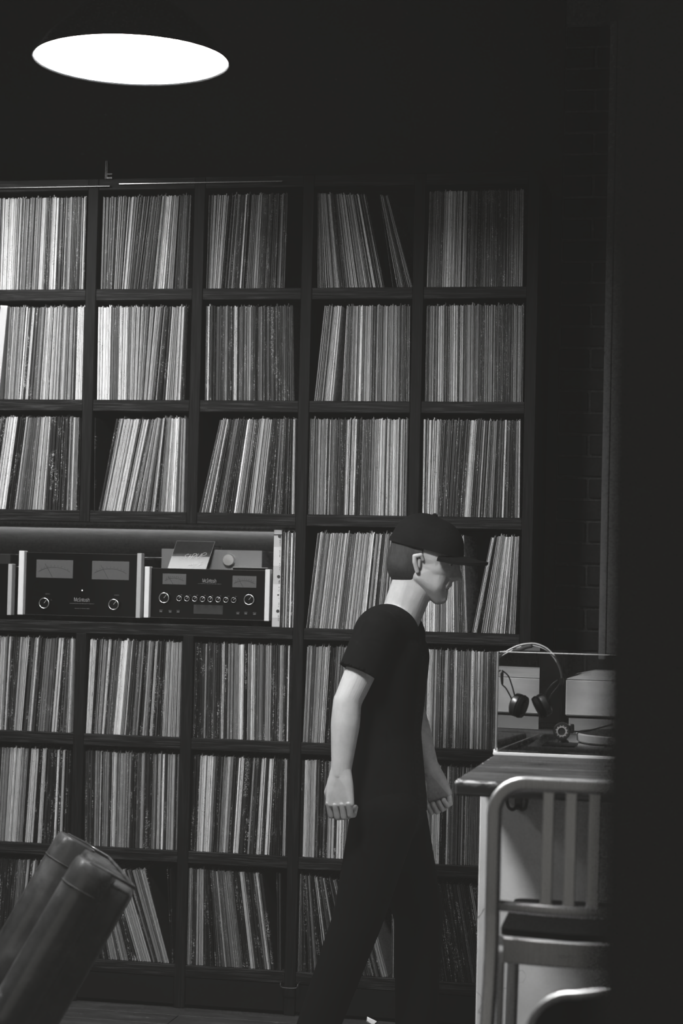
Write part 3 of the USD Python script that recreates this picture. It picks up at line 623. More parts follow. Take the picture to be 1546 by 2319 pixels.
# leaning card: a small square sleeve
c0, c1 = at(377, 1287, 0.058), at(464, 1289, 0.058); wd = c1[0] - c0[0]; hgt = at(392, 1227, 0.09)[2] - ZT + 0.004
cd = thing('music_card', 'small square music card half black half grey leaning on the silver component', 'card', (c0[0], 0.058, ZT))
ly = V([0.19, 0.42, 1.0]); ly = ly / np.linalg.norm(ly); ex = EX; ex = ex - ly * (ex @ ly) * 0.0
nrm = np.cross(ex, ly); nrm /= np.linalg.norm(nrm)
Hh = hgt / ly[2]
def cardbox(u0, u1, v0, v1, d0, d1, mat, nm):
    m = trimesh.creation.box(bounds=[(u0, v0, d0), (u1, v1, d1)])
    return obj(nm, frame(m, (0, 0, 0), ex, ly, nrm), mat, cd)
cardbox(0, wd, 0, Hh, -0.002, 0.0, 'print_grey', 'card_body')
cardbox(0.001, wd - 0.001, 0.001, Hh * 0.50, 0.0, 0.0004, 'sleeve_grey', 'lower_print')
cardbox(0.001, wd - 0.001, Hh * 0.50, Hh - 0.001, 0.0, 0.0004, 'sleeve_black', 'upper_print')
def script(strokes, ox, oy, sx, sy, r, nm):
    ms = []
    for st_ in strokes:
        st_ = catmull(V(st_), 5)
        ms.append(tube(V([ex * (ox + (x + 0.28 * y) * sx) + ly * (oy + y * sy + 0.10 * x * sx) + nrm * 0.0009 for x, y in st_]), r, 5))
    obj('lettering', ms, 'print_white', cd, smooth=True, label=nm)
script([[(0.75, 0.95), (0.45, 1.0), (0.15, 0.78), (0.35, 0.5), (0.5, 0.25), (0.1, 0.0), (-0.5, 0.1)], [(1.05, 0.95), (0.98, 0.0)], [(0.85, 0.45), (1.3, 0.5)], [(1.45, 0.0), (1.5, 0.95), (2.0, 0.95), (2.05, 0.6), (1.55, 0.45), (1.9, 0.2), (2.3, 0.0)],
        [(2.35, 0.95), (2.3, 0.3), (2.5, 0.0), (2.8, 0.2), (2.95, 0.95)], [(3.1, 0.0), (3.15, 0.95), (3.7, 0.98), (3.8, 0.65), (3.2, 0.45)]], wd * 0.30, Hh * 0.40, wd * 0.145, 0.019, 0.0007, 'white script word across the card')
script([[(0, 0), (0.2, 0.6), (0.4, 0.1), (0.6, 0.6), (0.8, 0.1), (1.1, 0.5), (1.3, 0.1), (1.7, 0.4)], [(1.9, 0.9), (2.1, 0.2), (1.9, -0.3), (2.6, 0.3)], [(1.6, 1.0), (1.8, 1.3), (2.0, 1.0), (2.3, 1.2)]], wd * 0.50, Hh * 0.20, wd * 0.14, 0.011, 0.0005, 'small white scribble')
# flat black device in front
a, b = at(527, 1291, 0.07), at(606, 1279, 0.07)
fd = thing('flat_device', 'thin black flat box with a bright top edge beside the round knob', 'device', (0, 0, 0))
obj('body', box((a[0], 0.07, ZT), (b[0], 0.14, ZT + 0.019), 0.001), 'black_gloss', fd)
obj('top_plate', box((a[0] - 0.001, 0.069, ZT + 0.019), (b[0] + 0.001, 0.141, ZT + 0.0215), 0.0006), 'silver', fd, label='polished top plate')
# box set and thin records right of the preamplifier
a, b = xon(615, zs, 0.02), xon(633, zs, 0.02)
bs = thing('record_box_set', 'pale thick record box set right of the preamplifier', 'box set', (a, 0.02, zs + 0.0005))
w = b - a
obj('slipcase', box((0, 0, 0), (w, 0.31, 0.318), 0.001), 'box_set', bs)
obj('spine_print', [box((0.0005, -0.0004, 0.20), (w - 0.0005, 0.001, 0.262), 0), box((0.0005, -0.0004, 0.03), (w - 0.0005, 0.001, 0.14), 0)], 'box_set_light', bs, label='lighter printed areas')
obj('spine_band', box((-0.0002, -0.0006, 0.300), (w + 0.0002, 0.001, 0.304), 0), 'print_black', bs)
for zz in (0.297, 0.165, 0.105, 0.052):
    rr_ = 0.0055 if zz != 0.105 else 0.003
    obj('emblem', lathe([(0, 0), (rr_, 0), (rr_, 0.0008), (0, 0.0008)], 20, (w - 0.0075, -0.0002, zz), 'y'), 'print_black', bs)
rr2 = random.Random(5)
dots = []
for k in range(70):
    zz = rr2.uniform(0.02, 0.29)
    if min(abs(zz - q) for q in (0.165, 0.105, 0.052)) > 0.01: dots.append(box((w - 0.0062 + rr2.uniform(-0.001, 0.001), -0.0009, zz), (w - 0.004, 0.0, zz + rr2.uniform(0.001, 0.0022)), 0))
obj('spine_specks', dots, 'print_black', bs, kind='stuff')
xs = b + 0.003; k = 0
tones = [0.03, 0.25, 0.05, 0.4, 0.06, 0.7, 0.04, 0.6]
lab = ['near-black', 'mid grey', 'dark grey', 'light grey', 'dark grey', 'white', 'near-black', 'pale']
xe = xon(667, zs, 0.02)
wds = V([0.005, 0.006, 0.004, 0.006, 0.006, 0.007, 0.006, 0.006]); wds = wds / wds.sum() * (min(xe, 3 * W - T / 2 - 0.002) - xs)
for k in range(8):
    m = sleeve(xs + wds[k] / 2, zs + 0.0005, xs + wds[k] / 2 + 0.001, zs + 0.313 - 0.002 * (k % 3), wds[k] * 0.9, 0.02 + 0.002 * (k % 3), 0.31, 0.004 if k % 3 == 0 else 0)
    o = usdkit.mesh(stage, numbered('/World', 'record_sleeve'), m, M['record_sleeve']); set_tone(o, [(tones[k], 0.1 * k, 0.37)] * len(m.vertices))
    tag(o, f'{lab[k]} record sleeve, {ordinal(k + 1)} to the right of the pale box set', 'record', 'records beside the preamplifier'); xs += wds[k]

# ------------------------------------------------------------------ pendant lamps
def pendant(loc, R, label, glow):
    t = thing('pendant_lamp', label, 'lamp', loc)
    k = R / 0.296
    outer = [(0.0, 0.30 * k), (0.03, 0.30 * k), (0.035, 0.24 * k), (0.30 * R, 0.20 * k), (0.6 * R, 0.14 * k), (0.88 * R, 0.06 * k), (R + 0.004, 0.0), (R + 0.003, -0.002), (R, 0.0), (0.85 * R, 0.055 * k), (0.57 * R, 0.13 * k), (0.0, 0.19 * k)]
    obj('shade', lathe(outer, 64), 'lamp_shade', t, smooth=40)
    obj('diffuser', lathe([(0, 0.006), (R - 0.001, 0.006), (R - 0.001, 0.002), (0, 0.002)], 64), glow, t)
    obj('cord', tube([(0, 0, 0.29 * k), (0, 0, 0.5), (0, 0, ZC - loc[2] - 0.02)], 0.003, 6), 'rubber', t)
    obj('ceiling_cup', lathe([(0, 0), (0.05, 0), (0.05, 0.025), (0, 0.025)], 24, (0, 0, ZC - loc[2] - 0.025)), 'lamp_shade', t, smooth=30)
    return t
for _k, (loc, rad_, lab_) in enumerate(LAMPS): pendant(loc, rad_, lab_, f'lamp_glow_{_k}')

# ------------------------------------------------------------------ desk
DZ = 0.965
YN = -1.80                                        # near edge of the worktop
dk = thing('bar_desk', 'heavy worn wooden counter with pale cracked front panel', 'desk')
dx0 = 1.892
DX1 = 3.5
ys = [(-1.80, -1.46), (-1.455, -1.10), (-1.095, -0.62), (-0.615, 0.28)]
for k, (ya, yb2) in enumerate(ys):
    obj('tabletop_plank', box((dx0, ya, DZ - 0.036), (DX1, yb2, DZ), 0.005), 'desk_wood', dk)
YPN = -1.40
pxl = at(1086, 1850, YPN)[0]
obj('front_panel', box((pxl, YPN, 0.0), (DX1, YPN + 0.04, DZ - 0.036), 0.002), 'cracked_paint', dk)
obj('end_panel', box((pxl, YPN + 0.04, 0.0), (pxl + 0.04, 0.25, DZ - 0.036), 0.002), 'cracked_paint', dk)
hkx, hkz = at(1172, 1820, -1.42)[0], at(1172, 1822, -1.42)[2] + 0.036
hk = thing('bag_hook', 'black double coat hook under the counter edge', 'hook', (hkx, YPN - 0.015, hkz - 0.02))
obj('plate', box((-0.009, 0.005, -0.03), (0.009, 0.015, 0.02), 0.002), 'black_metal', hk)
for s in (-1, 1):
    obj('prong', tube(catmull([(s * 0.002, 0.003, -0.018), (s * 0.010, -0.012, -0.028), (s * 0.020, -0.024, -0.022), (s * 0.024, -0.028, -0.006), (s * 0.0235, -0.027, 0.004)], 6), 0.0042, 8), 'black_metal', hk, smooth=True)

# glass booth round the turntable
P0, P1 = at(1117, 1701, -1.10), at(1211, 1655, -0.50)
P0[2] = P1[2] = DZ
sdir = (P1 - P0); sl = np.linalg.norm(sdir); sdir /= sl
snr = np.cross(sdir, EZ)
PH = 1.235 - DZ
gl = thing('glass_booth', 'low clear glass screen around the turntable on the counter', 'glass screen')
obj('front_pane', box((P0[0] + 0.012, -1.103, DZ + 0.012), (DX1 - 0.3, -1.097, DZ + PH), 0), 'clear_acrylic', gl)
obj('side_pane', frame(trimesh.creation.box(bounds=[(0.0, -0.004, 0.012), (sl, 0.004, PH)]), P0 + V([0.006, 0, 0]), sdir, snr, EZ), 'glass', gl)
obj('front_channel', box((P0[0], -1.110, DZ), (DX1 - 0.3, -1.090, DZ + 0.008), 0.001), 'acrylic_edge', gl, label='pale base channel of the front pane')
obj('side_channel', frame(box((0, -0.008, 0), (sl, 0.008, 0.013), 0.001), P0 + V([0.006, 0.01, 0]), sdir, snr, EZ), 'acrylic_edge', gl)
obj('top_edge', box((P0[0] + 0.012, -1.1036, DZ + PH), (DX1 - 0.3, -1.0964, DZ + PH + 0.0018), 0), 'acrylic_edge', gl)
obj('corner_edge', box((P0[0] + 0.004, -1.105, DZ + 0.012), (P0[0] + 0.008, -1.096, DZ + PH), 0), 'grey_case', gl)

# pale crate behind the glass, with hipped lid
cy0 = -0.20
a, b = at(1281, 1538, cy0), at(1281, 1621, cy0)
cb = thing('pale_crate', 'large pale painted box with a sloping lid on the back of the counter', 'box')
zt_, zb_ = a[2], b[2]
x0 = a[0]; xw = 0.62
obj('body', box((x0, cy0, zb_), (x0 + xw, 0.24, zt_), 0.004), 'crate_paint', cb)
hb = at(1345, 1518, 0.12)
obj('lid', hull([(x0, cy0, zt_), (x0 + xw, cy0, zt_), (x0, 0.24, zt_), (x0 + xw, 0.24, zt_), (hb[0], 0.02, hb[2]), (x0 + xw - 0.08, 0.02, hb[2]), (hb[0], 0.18, hb[2]), (x0 + xw - 0.08, 0.18, hb[2])]), 'crate_paint', cb)
obj('base_board', box((x0 + 0.01, cy0 + 0.012, DZ), (x0 + xw, 0.24, zb_ - 0.006), 0.002), 'grey_case', cb)
obj('shadow_gap', box((x0 + 0.01, cy0 + 0.03, zb_ - 0.006), (x0 + xw - 0.01, 0.23, zb_), 0), 'black_matte', cb)
# dark upright speaker between glass and crate
YK = -0.13
a, b = at(1213, 1640, YK), at(1272, 1640, YK)
sp = thing('black_speaker', 'slim black upright speaker beside the pale box behind the headphones', 'speaker')
sz = at(1240, 1476, YK)[2]
obj('cabinet', box((a[0], YK, DZ + 0.004), (b[0], YK + 0.18, sz), 0.003), 'black_post_paint', sp)
obj('grille', box((a[0] + 0.006, YK - 0.004, DZ + 0.02), (b[0] - 0.006, YK, sz - 0.008), 0.002), 'black_post_paint', sp)
obj('base', box((a[0] + 0.004, YK + 0.01, DZ), (b[0] - 0.004, YK + 0.17, DZ + 0.004), 0), 'rubber', sp)

# turntable with tonearm weight
tt = thing('turntable', 'turntable with pale platter and round ticked tonearm weight', 'turntable')
pc = at(1430, 1666, -0.80); pc = V([pc[0], -0.80, DZ])
obj('plinth', box((at(1192, 1690, -1.0)[0], -1.02, DZ + 0.0005), (pc[0] + 0.24, -0.56, DZ + 0.018), 0.003), 'grey_case', tt)
obj('deck_plate', box((at(1225, 1690, -1.0)[0], -0.99, DZ + 0.018), (at(1300, 1690, -1.0)[0], -0.88, DZ + 0.021), 0.001), 'black_matte', tt)
obj('platter', lathe([(0, 0), (0.140, 0), (0.150, 0.006), (0.152, 0.024), (0.149, 0.027), (0, 0.027)], 72, (pc[0], pc[1], DZ + 0.019)), 'platter_side', tt, smooth=40)
obj('slip_mat', lathe([(0, 0), (0.146, 0), (0.146, 0.002), (0, 0.002)], 72, (pc[0], pc[1], DZ + 0.046)), 'black_matte', tt)
kc = at(1273, 1655, -0.86)
obj('arm_base', lathe([(0, 0), (0.017, 0), (0.014, 0.006), (0.009, 0.010), (0.009, 0.028), (0, 0.028)], 24, (kc[0] + 0.002, kc[1] + 0.012, DZ + 0.018)), 'black_metal', tt, smooth=30)
wt = obj('counterweight', lathe([(0, 0), (0.021, 0), (0.024, 0.003), (0.024, 0.018), (0.021, 0.022), (0.009, 0.022), (0.008, 0.019), (0, 0.019)], 36, (kc[0], kc[1], kc[2]), 'y'), 'black_metal', tt, smooth=30)
obj('scale_ticks', [frame(box((-0.0006, -0.0004, 0.0105), (0.0006, 0.0004, 0.0165 if k % 2 else 0.0145), 0), (kc[0], kc[1] - 0.0222, kc[2]), V([math.cos(w), 0, -math.sin(w)]), V([0, 1.0, 0]), V([math.sin(w), 0, math.cos(w)])) for k, w in enumerate(np.linspace(0, 2 * PI, 24, endpoint=False))], 'print_white', wt)
obj('arm_pivot', [lathe([(0, 0), (0.009, 0), (0.010, 0.004), (0.010, 0.020), (0.008, 0.023), (0, 0.023)], 20, (kc[0] + 0.022, kc[1] + 0.004, kc[2] - 0.004)), box((kc[0] + 0.008, kc[1] - 0.008, kc[2] - 0.006), (kc[0] + 0.03, kc[1] + 0.006, kc[2] + 0.006), 0.002)], 'black_metal', tt, smooth=30)
e0, e1 = at(1298, 1657, -0.84), at(1352, 1640, -0.80)
obj('tonearm', tube(catmull([(kc[0] + 0.02, kc[1], kc[2]), (kc[0] + 0.06, kc[1] + 0.05, kc[2] - 0.002), e1 + V([0.04, 0.02, 0])], 6), 0.0022, 8), 'steel_dark', tt, smooth=True)
# headphones
def H(px, py, Y=-1.09): return at(px, py, Y)
hd = thing('headphones', 'black headphones hooked over the glass edge with two round cups', 'headphones')
band = [H(1131, 1484, -1.10), H(1148, 1474), H(1170, 1463), H(1192, 1458), H(1213, 1458), H(1236, 1467), H(1254, 1484), H(1265, 1504), H(1271, 1524), H(1272, 1541)]
bd = catmull(band, 6)
off = V([0, 0, -0.006])
obj('headband', tube(bd, 0.0021, 8), 'grey_handle', hd, smooth=True)
obj('headband', tube(bd * 1.0 + (off + V([-0.002, 0.010, 0])) , 0.0015, 8), 'grey_handle', hd, smooth=True)
obj('band_pad', tube(catmull([H(1160, 1474), H(1175, 1472), H(1190, 1466), H(1205, 1463)], 6) + V([0, 0.004, 0.001]), [0.002] + [0.006] * 17 + [0.002], 10), 'rubber', hd, smooth=True)
for pts in ([H(1134, 1524), H(1136, 1548), H(1146, 1560), H(1158, 1583), H(1162, 1600)], [H(1136, 1518, -1.07), H(1150, 1530, -1.07), H(1158, 1550, -1.07), H(1165, 1575, -1.07)],
            [H(1272, 1541), H(1262, 1556), H(1250, 1571), H(1240, 1588), H(1236, 1606)], [H(1262, 1541, -1.07), H(1250, 1550, -1.07), H(1238, 1566, -1.07), H(1232, 1580, -1.07)]):
    obj('yoke', tube(catmull(pts, 6), 0.0019, 8), 'black_metal', hd, smooth=True)
obj('hinge', box(H(1269, 1546) - V([0.004, 0.004, 0.004]), H(1269, 1540) + V([0.008, 0.006, 0.005]), 0.002), 'black_metal', hd)
obj('hinge', box(H(1136, 1546) - V([0.002, 0.003, 0.004]), H(1138, 1524) + V([0.002, 0.004, 0.003]), 0.001), 'black_metal', hd)
def cup(px, py, tilt):
    c = H(px, py, -1.085)
    ax = V([math.cos(tilt), -0.25, math.sin(tilt)]); ax /= np.linalg.norm(ax)
    up = np.cross(ax, [0, 1.0, 0]); up /= np.linalg.norm(up); sd = np.cross(up, ax)
    R = 0.031
    sh_ = lathe([(0, -0.016), (R * 0.7, -0.016), (R * 0.95, -0.011), (R, -0.004), (R, 0.003), (R * 0.9, 0.005), (0, 0.005)], 36)
    pd = lathe([(R * 0.55, 0.004), (R * 0.93, 0.004), (R * 1.02, 0.010), (R * 0.93, 0.019), (R * 0.7, 0.020), (R * 0.55, 0.014), (R * 0.55, 0.004)], 36)
    e = obj('ear_cup', frame(sh_, c, up, sd, ax), 'black_metal', hd, smooth=35)
    obj('ear_pad', frame(pd, c, up, sd, ax), 'dark_leather', e, smooth=40)
cup(1172, 1597, -0.30); cup(1229, 1597, PI + 0.5)

# ------------------------------------------------------------------ aluminium stool in front of the counter
YS = -2.25
st = thing('metal_stool', 'brushed aluminium bar stool with three flat back slats', 'stool')
def S(px, py, dy=0.0): return at(px, py, YS + dy)
xc = S(1292, 1900)[0]
def mirror(p): q = V(p, float).copy(); q[..., 0] = 2 * xc - q[..., 0]; return q
zt_ = S(1250, 1778)[2]; xl_ = S(1118, 1900)[0]
leg = [(xl_ - 0.030, -0.10, 0.012), (xl_ - 0.016, -0.07, 0.25), (xl_ - 0.004, -0.035, 0.48), (xl_ + 0.0, -0.008, 0.64), (xl_, 0.0, 0.75)]
leg = [V(p) + V([0, YS, 0]) for p in leg]
rad = 0.062
arc = [V([xl_ + rad - rad * math.cos(t), YS, zt_ - rad + rad * math.sin(t)]) for t in np.linspace(0, PI / 2, 9)]
left = np.vstack([catmull(leg, 5), V(arc)])
path = np.vstack([left, mirror(left[::-1])])
obj('back_frame', sweep(path, rrect(0.030, 0.024, 0.008), (0, 1.0, 0)), 'aluminium', st, smooth=40)
def bow(z0, z1, d, dep, y0, xa, xb, n=14, th=0.012):
    xs_ = np.linspace(xa, xb, n); mid = (xa + xb) / 2; hw = (xb - xa) / 2
    pth = [V([x, y0 - d * (1 - ((x - mid) / hw) ** 2), (z0 + z1) / 2]) for x in xs_]
    return sweep(V(pth), rrect(th, z1 - z0, min(th, z1 - z0) * 0.35), (0, 0, 1.0))
xi0, xi1 = xl_ + 0.012, 2 * xc - xl_ - 0.012
zm = S(1250, 2058)[2]
obj('lower_rail', bow(zm - 0.011, zm + 0.011, 0.030, 0.02, YS + 0.006, xi0, xi1, th=0.020), 'aluminium', st, smooth=40)
for px in (1240.5, 1292, 1344):
    x = S(px, 1900)[0]
    b_ = 0.026 * (1 - ((x - xc) / (xi1 - xc)) ** 2)
    lo, hi = V([x, YS + 0.004 - b_, zm]), V([x, YS, zt_ - 0.012])
    obj('back_slat', sweep(V([lo + (hi - lo) * s for s in np.linspace(0, 1, 6)]), rrect(0.006, 0.0245, 0.0028), (1.0, 0, 0)), 'aluminium', st, smooth=40)
zr = S(1285, 2162)[2]
apron = bow(zr - 0.026, zr + 0.026, 0.016, 0.02, YS + 0.01, xi0 + 0.012, xi1 - 0.012, th=0.012)
obj('seat_apron', apron, 'aluminium', st, smooth=40)
seat = []
zse = zr + 0.026
outl = Polygon([(xi0 - 0.006, YS + 0.02), (xc, YS - 0.004), (xi1 + 0.006, YS + 0.02), (xi1 + 0.022, YS + 0.44), (xi0 - 0.022, YS + 0.44)]).buffer(-0.03).buffer(0.03, quad_segs=6)
obj('seat_pan', move(trimesh.creation.extrude_polygon(outl, 0.02, engine='earcut'), (0, 0, zse - 0.02)), 'aluminium', st)
pad = trimesh.creation.extrude_polygon(outl.buffer(-0.008), 0.014, engine='earcut')
obj('seat_pad', move(pad, (0, 0, zse)), 'dark_leather', st)
for s in (0, 1):
    l = V([(xi0 - 0.004, YS + 0.34, zse - 0.02), (xi0 - 0.012, YS + 0.36, 0.35), (xi0 - 0.03, YS + 0.40, 0.0)])
    l = mirror(l) if s else l
    obj('front_leg', sweep(catmull(l, 5), rrect(0.026, 0.024, 0.008), (0, 1.0, 0)), 'aluminium', st, smooth=40)
    b_ = V([(xi0 + 0.006, YS + 0.02, zse - 0.03), (xi0 + 0.004, YS + 0.008, 0.45), (xi0 - 0.002, YS - 0.02, 0.22)])
    b_ = mirror(b_) if s else b_
    obj('brace', sweep(catmull(b_, 5), rrect(0.014, 0.012, 0.004), (0, 1.0, 0)), 'aluminium', st, smooth=40)
    q = V([(xi0 - 0.016, YS - 0.07, 0.26), (xi0 - 0.016, YS + 0.37, 0.26)]); q = mirror(q) if s else q
    obj('foot_rail', tube([q[0], q.mean(0), q[1]], 0.011, 12), 'aluminium', st, smooth=40)
c = S(1289, 2167, -0.02)
obj('lettering', text('emeco', 0.010, (c[0], YS + 0.01 - 0.016 - 0.0068, c[2]), EX, EZ, depth=0.0008), 'print_white', st, label='maker name stamped on the seat apron')

# low chair with a rounded back, nearer the camera
YC = -2.95
def Cc(px, py): return at(px, py, YC)
lc = thing('rounded_chair', 'low dark chair with a rounded shiny-edged back at the lower right', 'chair')
cl = Cc(1184, 2300)[0]; ct = Cc(1330, 2226)[2]; cxm = cl + 0.245
def outline(g, n=10):
    pts = []
    hw = 0.245 - g; r = 0.085 - g * 0.6; top = ct - g
    for t in np.linspace(PI, PI / 2, n): pts.append((-hw + r + r * math.cos(t), top - 0.02 - r + r * math.sin(t)))
    for x in np.linspace(-hw + r, hw - r, 9)[1:-1]: pts.append((x, top - 0.02 * ((x / (hw - r)) ** 2)))
    for t in np.linspace(PI / 2, 0, n): pts.append((hw - r + r * math.cos(t), top - 0.02 - r + r * math.sin(t)))
    return V(pts)
bot = ct - 0.30
def shell(g, y):
    o = outline(g); o = np.vstack([[(-0.245 + g + 0.01, bot)], o, [(0.245 - g - 0.01, bot)]])
    return V([(cxm + x, YC + y + 0.04 * (x / 0.245) ** 2, z) for x, z in o])
obj('back_shell', skin_rings([shell(0.012, 0.0), shell(0.004, 0.004), shell(0.0, 0.012), shell(0.002, 0.024), shell(0.012, 0.030)]), 'dark_leather', lc, smooth=50)
rim = [(cxm + x, YC + 0.003 + 0.04 * (x / 0.245) ** 2, z) for x, z in np.vstack([[(-0.245 + 0.016, bot)], outline(0.006), [(0.245 - 0.016, bot)]])]
obj('rim', tube(V(rim), 0.0075, 10), 'aluminium', lc, smooth=True, label='polished rounded rim')
obj('seat', box((cxm - 0.23, YC + 0.03, bot - 0.03), (cxm + 0.23, YC + 0.46, bot + 0.02), 0.015), 'dark_leather', lc)
for sx in (-1, 1):
    obj('leg', tube([(cxm + sx * 0.2, YC + 0.07, bot - 0.02), (cxm + sx * 0.215, YC + 0.04, 0.2), (cxm + sx * 0.225, YC + 0.01, 0.0)], 0.012, 10), 'aluminium', lc, smooth=True)
    obj('leg', tube([(cxm + sx * 0.2, YC + 0.42, bot - 0.02), (cxm + sx * 0.21, YC + 0.44, 0.2), (cxm + sx * 0.22, YC + 0.46, 0.0)], 0.012, 10), 'aluminium', lc, smooth=True)

# ------------------------------------------------------------------ leather lounge chair, leaning back to the right
B0 = V([1.056, -1.95, 0.758]); PHI, AL, LW, LT = 0.438, 0.509, 0.526, 0.151
bb = V([math.cos(PHI), math.sin(PHI), 0]); ss = V([-math.sin(PHI), math.cos(PHI), 0])
UU = math.sin(AL) * bb + math.cos(AL) * EZ; TT = math.cos(AL) * bb - math.sin(AL) * EZ
ch = thing('lounge_chair', 'worn dark leather lounge chair with tilted padded back', 'armchair')
def LP(u, s, t): return B0 + UU * u + ss * s + TT * t
def roll(s0, s1, t0, t1, u0, u1, r, n=9):
    """A rounded upholstered slab in the chair's own axes (along u), with puffed ends."""
    rings = []
    for u, k in [(u0, 0.90), (u0 + 0.012, 0.97), (u0 + 0.03, 1.0)] + [(u, 1.0) for u in np.linspace(u0 + 0.06, u1 - 0.05, n)] + [(u1 - 0.022, 1.0), (u1 - 0.008, 0.97), (u1, 0.90)]:
        o = rrect((s1 - s0) * k, (t1 - t0) * k, r * k, 6)
        rings.append([LP(u, (s0 + s1) / 2 + a, (t0 + t1) / 2 + b) for a, b in o])
    return skin_rings(rings)
obj('back_frame', roll(0.012, LW - 0.012, 0.06, LT, -0.78, 0.0, 0.02), 'leather', ch, smooth=50)
obj('back_cushion', roll(0.09, LW - 0.09, 0.055, 0.10, -0.50, -0.015, 0.025), 'leather', ch, smooth=50)
obj('side_bolster', roll(-0.004, 0.105, -0.008, 0.10, -0.42, 0.004, 0.045), 'leather', ch, smooth=50)
obj('side_bolster', roll(LW - 0.105, LW + 0.004, -0.008, 0.10, -0.42, 0.004, 0.045), 'leather', ch, smooth=50)
obj('piping', tube(V([LP(0.004, 0.01, 0.02), LP(0.006, 0.012, 0.07), LP(0.004, 0.014, LT - 0.01), LP(0.004, LW / 2, LT - 0.004), LP(0.004, LW - 0.012, LT - 0.01), LP(0.006, LW - 0.012, 0.07), LP(0.004, LW - 0.01, 0.02)]), 0.004, 8), 'leather', ch, smooth=True)
for s0, s1 in ((-0.004, 0.105), (LW - 0.105, LW + 0.004)):
    o = rrect((s1 - s0) + 0.001, 0.109, 0.0455, 6)
    obj('seam', tube(V([LP(-0.060, (s0 + s1) / 2 + a, 0.046 + b) for a, b in np.vstack([o, o[:2]])]), 0.0016, 6), 'black_matte', ch, smooth=True)
# seat, base and legs, mostly beyond the frame
def seatslab(f0, f1, s0, s1, z0, z1, r):
    rings = []
    for f, k in [(f0, 0.9), (f0 + 0.015, 0.98), (f0 + 0.04, 1), (f1 - 0.04, 1), (f1 - 0.015, 0.98), (f1, 0.9)]:
        o = rrect((s1 - s0) * k, (z1 - z0) * k, r * k, 6)
        base = B0 + UU * -0.36
        rings.append([V([base[0], base[1], 0]) - bb * f + ss * ((s0 + s1) / 2 + a) + EZ * ((z0 + z1) / 2 + b) for a, b in o])
    return skin_rings(rings)
obj('seat_cushion', seatslab(0.0, 0.56, -0.01, LW + 0.01, 0.30, 0.47, 0.05), 'leather', ch, smooth=50)
obj('seat_base', seatslab(-0.03, 0.55, 0.01, LW - 0.01, 0.10, 0.31, 0.02), 'leather', ch, smooth=50)
for f in (0.02, 0.50):
    for s in (0.06, LW - 0.06):
        q = B0 + UU * -0.36 - bb * f + ss * s
        obj('leg', tube([(q[0], q[1], 0.12), (q[0], q[1], 0.06), (q[0], q[1], 0.0)], [0.022, 0.019, 0.016], 12), 'black_metal', ch, smooth=True)

# scrap of paper on the floor
c = at(838, 2303, -0.10); c[2] = 0
rs = np.random.default_rng(4)
pts = rs.normal(size=(26, 3)) * V([0.011, 0.006, 0.009]); pts[:, 2] = np.abs(pts[:, 2]); pts[:, 1] = np.clip(pts[:, 1], -0.014, 0.014)
tag(obj('paper_scrap', move(hull(pts), (at(838, 2303, -0.02)[0], -0.025, 0.0)), 'paper_white'), 'small crumpled pale paper scrap on the floor', 'paper')

# ------------------------------------------------------------------ the walking person
YP = -0.62
def Bp(px, py, Y=YP): return at(px, py, Y)
NS, FS = YP - 0.165, YP + 0.165
per = thing('person', 'person in dark cap and T-shirt walking right in front of the shelves', 'person')
head_c = Bp(962, 1272)
sho_n, sho_f = Bp(856, 1432, NS), Bp(905, 1432, FS)
elb_n, wri_n = Bp(786, 1590, NS - 0.05), Bp(772, 1752, NS - 0.06)
elb_f, wri_f = Bp(930, 1600, FS + 0.04), Bp(975, 1745, FS + 0.02)
neck0, neck1 = Bp(903, 1408), Bp(938, 1335)
chest, waist, pelvis = Bp(880, 1490), Bp(868, 1660), Bp(872, 1800)
hip_n, hip_f = Bp(872, 1840, YP - 0.09), Bp(890, 1840, YP + 0.09)
kne_n = Bp(812, 2075, YP - 0.10); ank_n = V([Bp(716, 2290, YP - 0.10)[0], YP - 0.10, 0.14])
kne_f = Bp(948, 2075, YP + 0.09); ank_f = V([Bp(942, 2300, YP + 0.09)[0], YP + 0.09, 0.10])
toe_n = V([ank_n[0] + 0.15, YP - 0.11, 0.045]); toe_f = V([ank_f[0] + 0.16, YP + 0.09, 0.035])
def rel(p, dx, dy, dz): return p + V([dx, dy, dz])
hd_tilt = 0.22                                    # head bowed forward
hx, hz_ = V([math.cos(hd_tilt), 0, -math.sin(hd_tilt)]), V([math.sin(hd_tilt), 0, math.cos(hd_tilt)])
def hp_(f, s, u): return head_c + hx * f + V([0, s, 0]) + hz_ * u
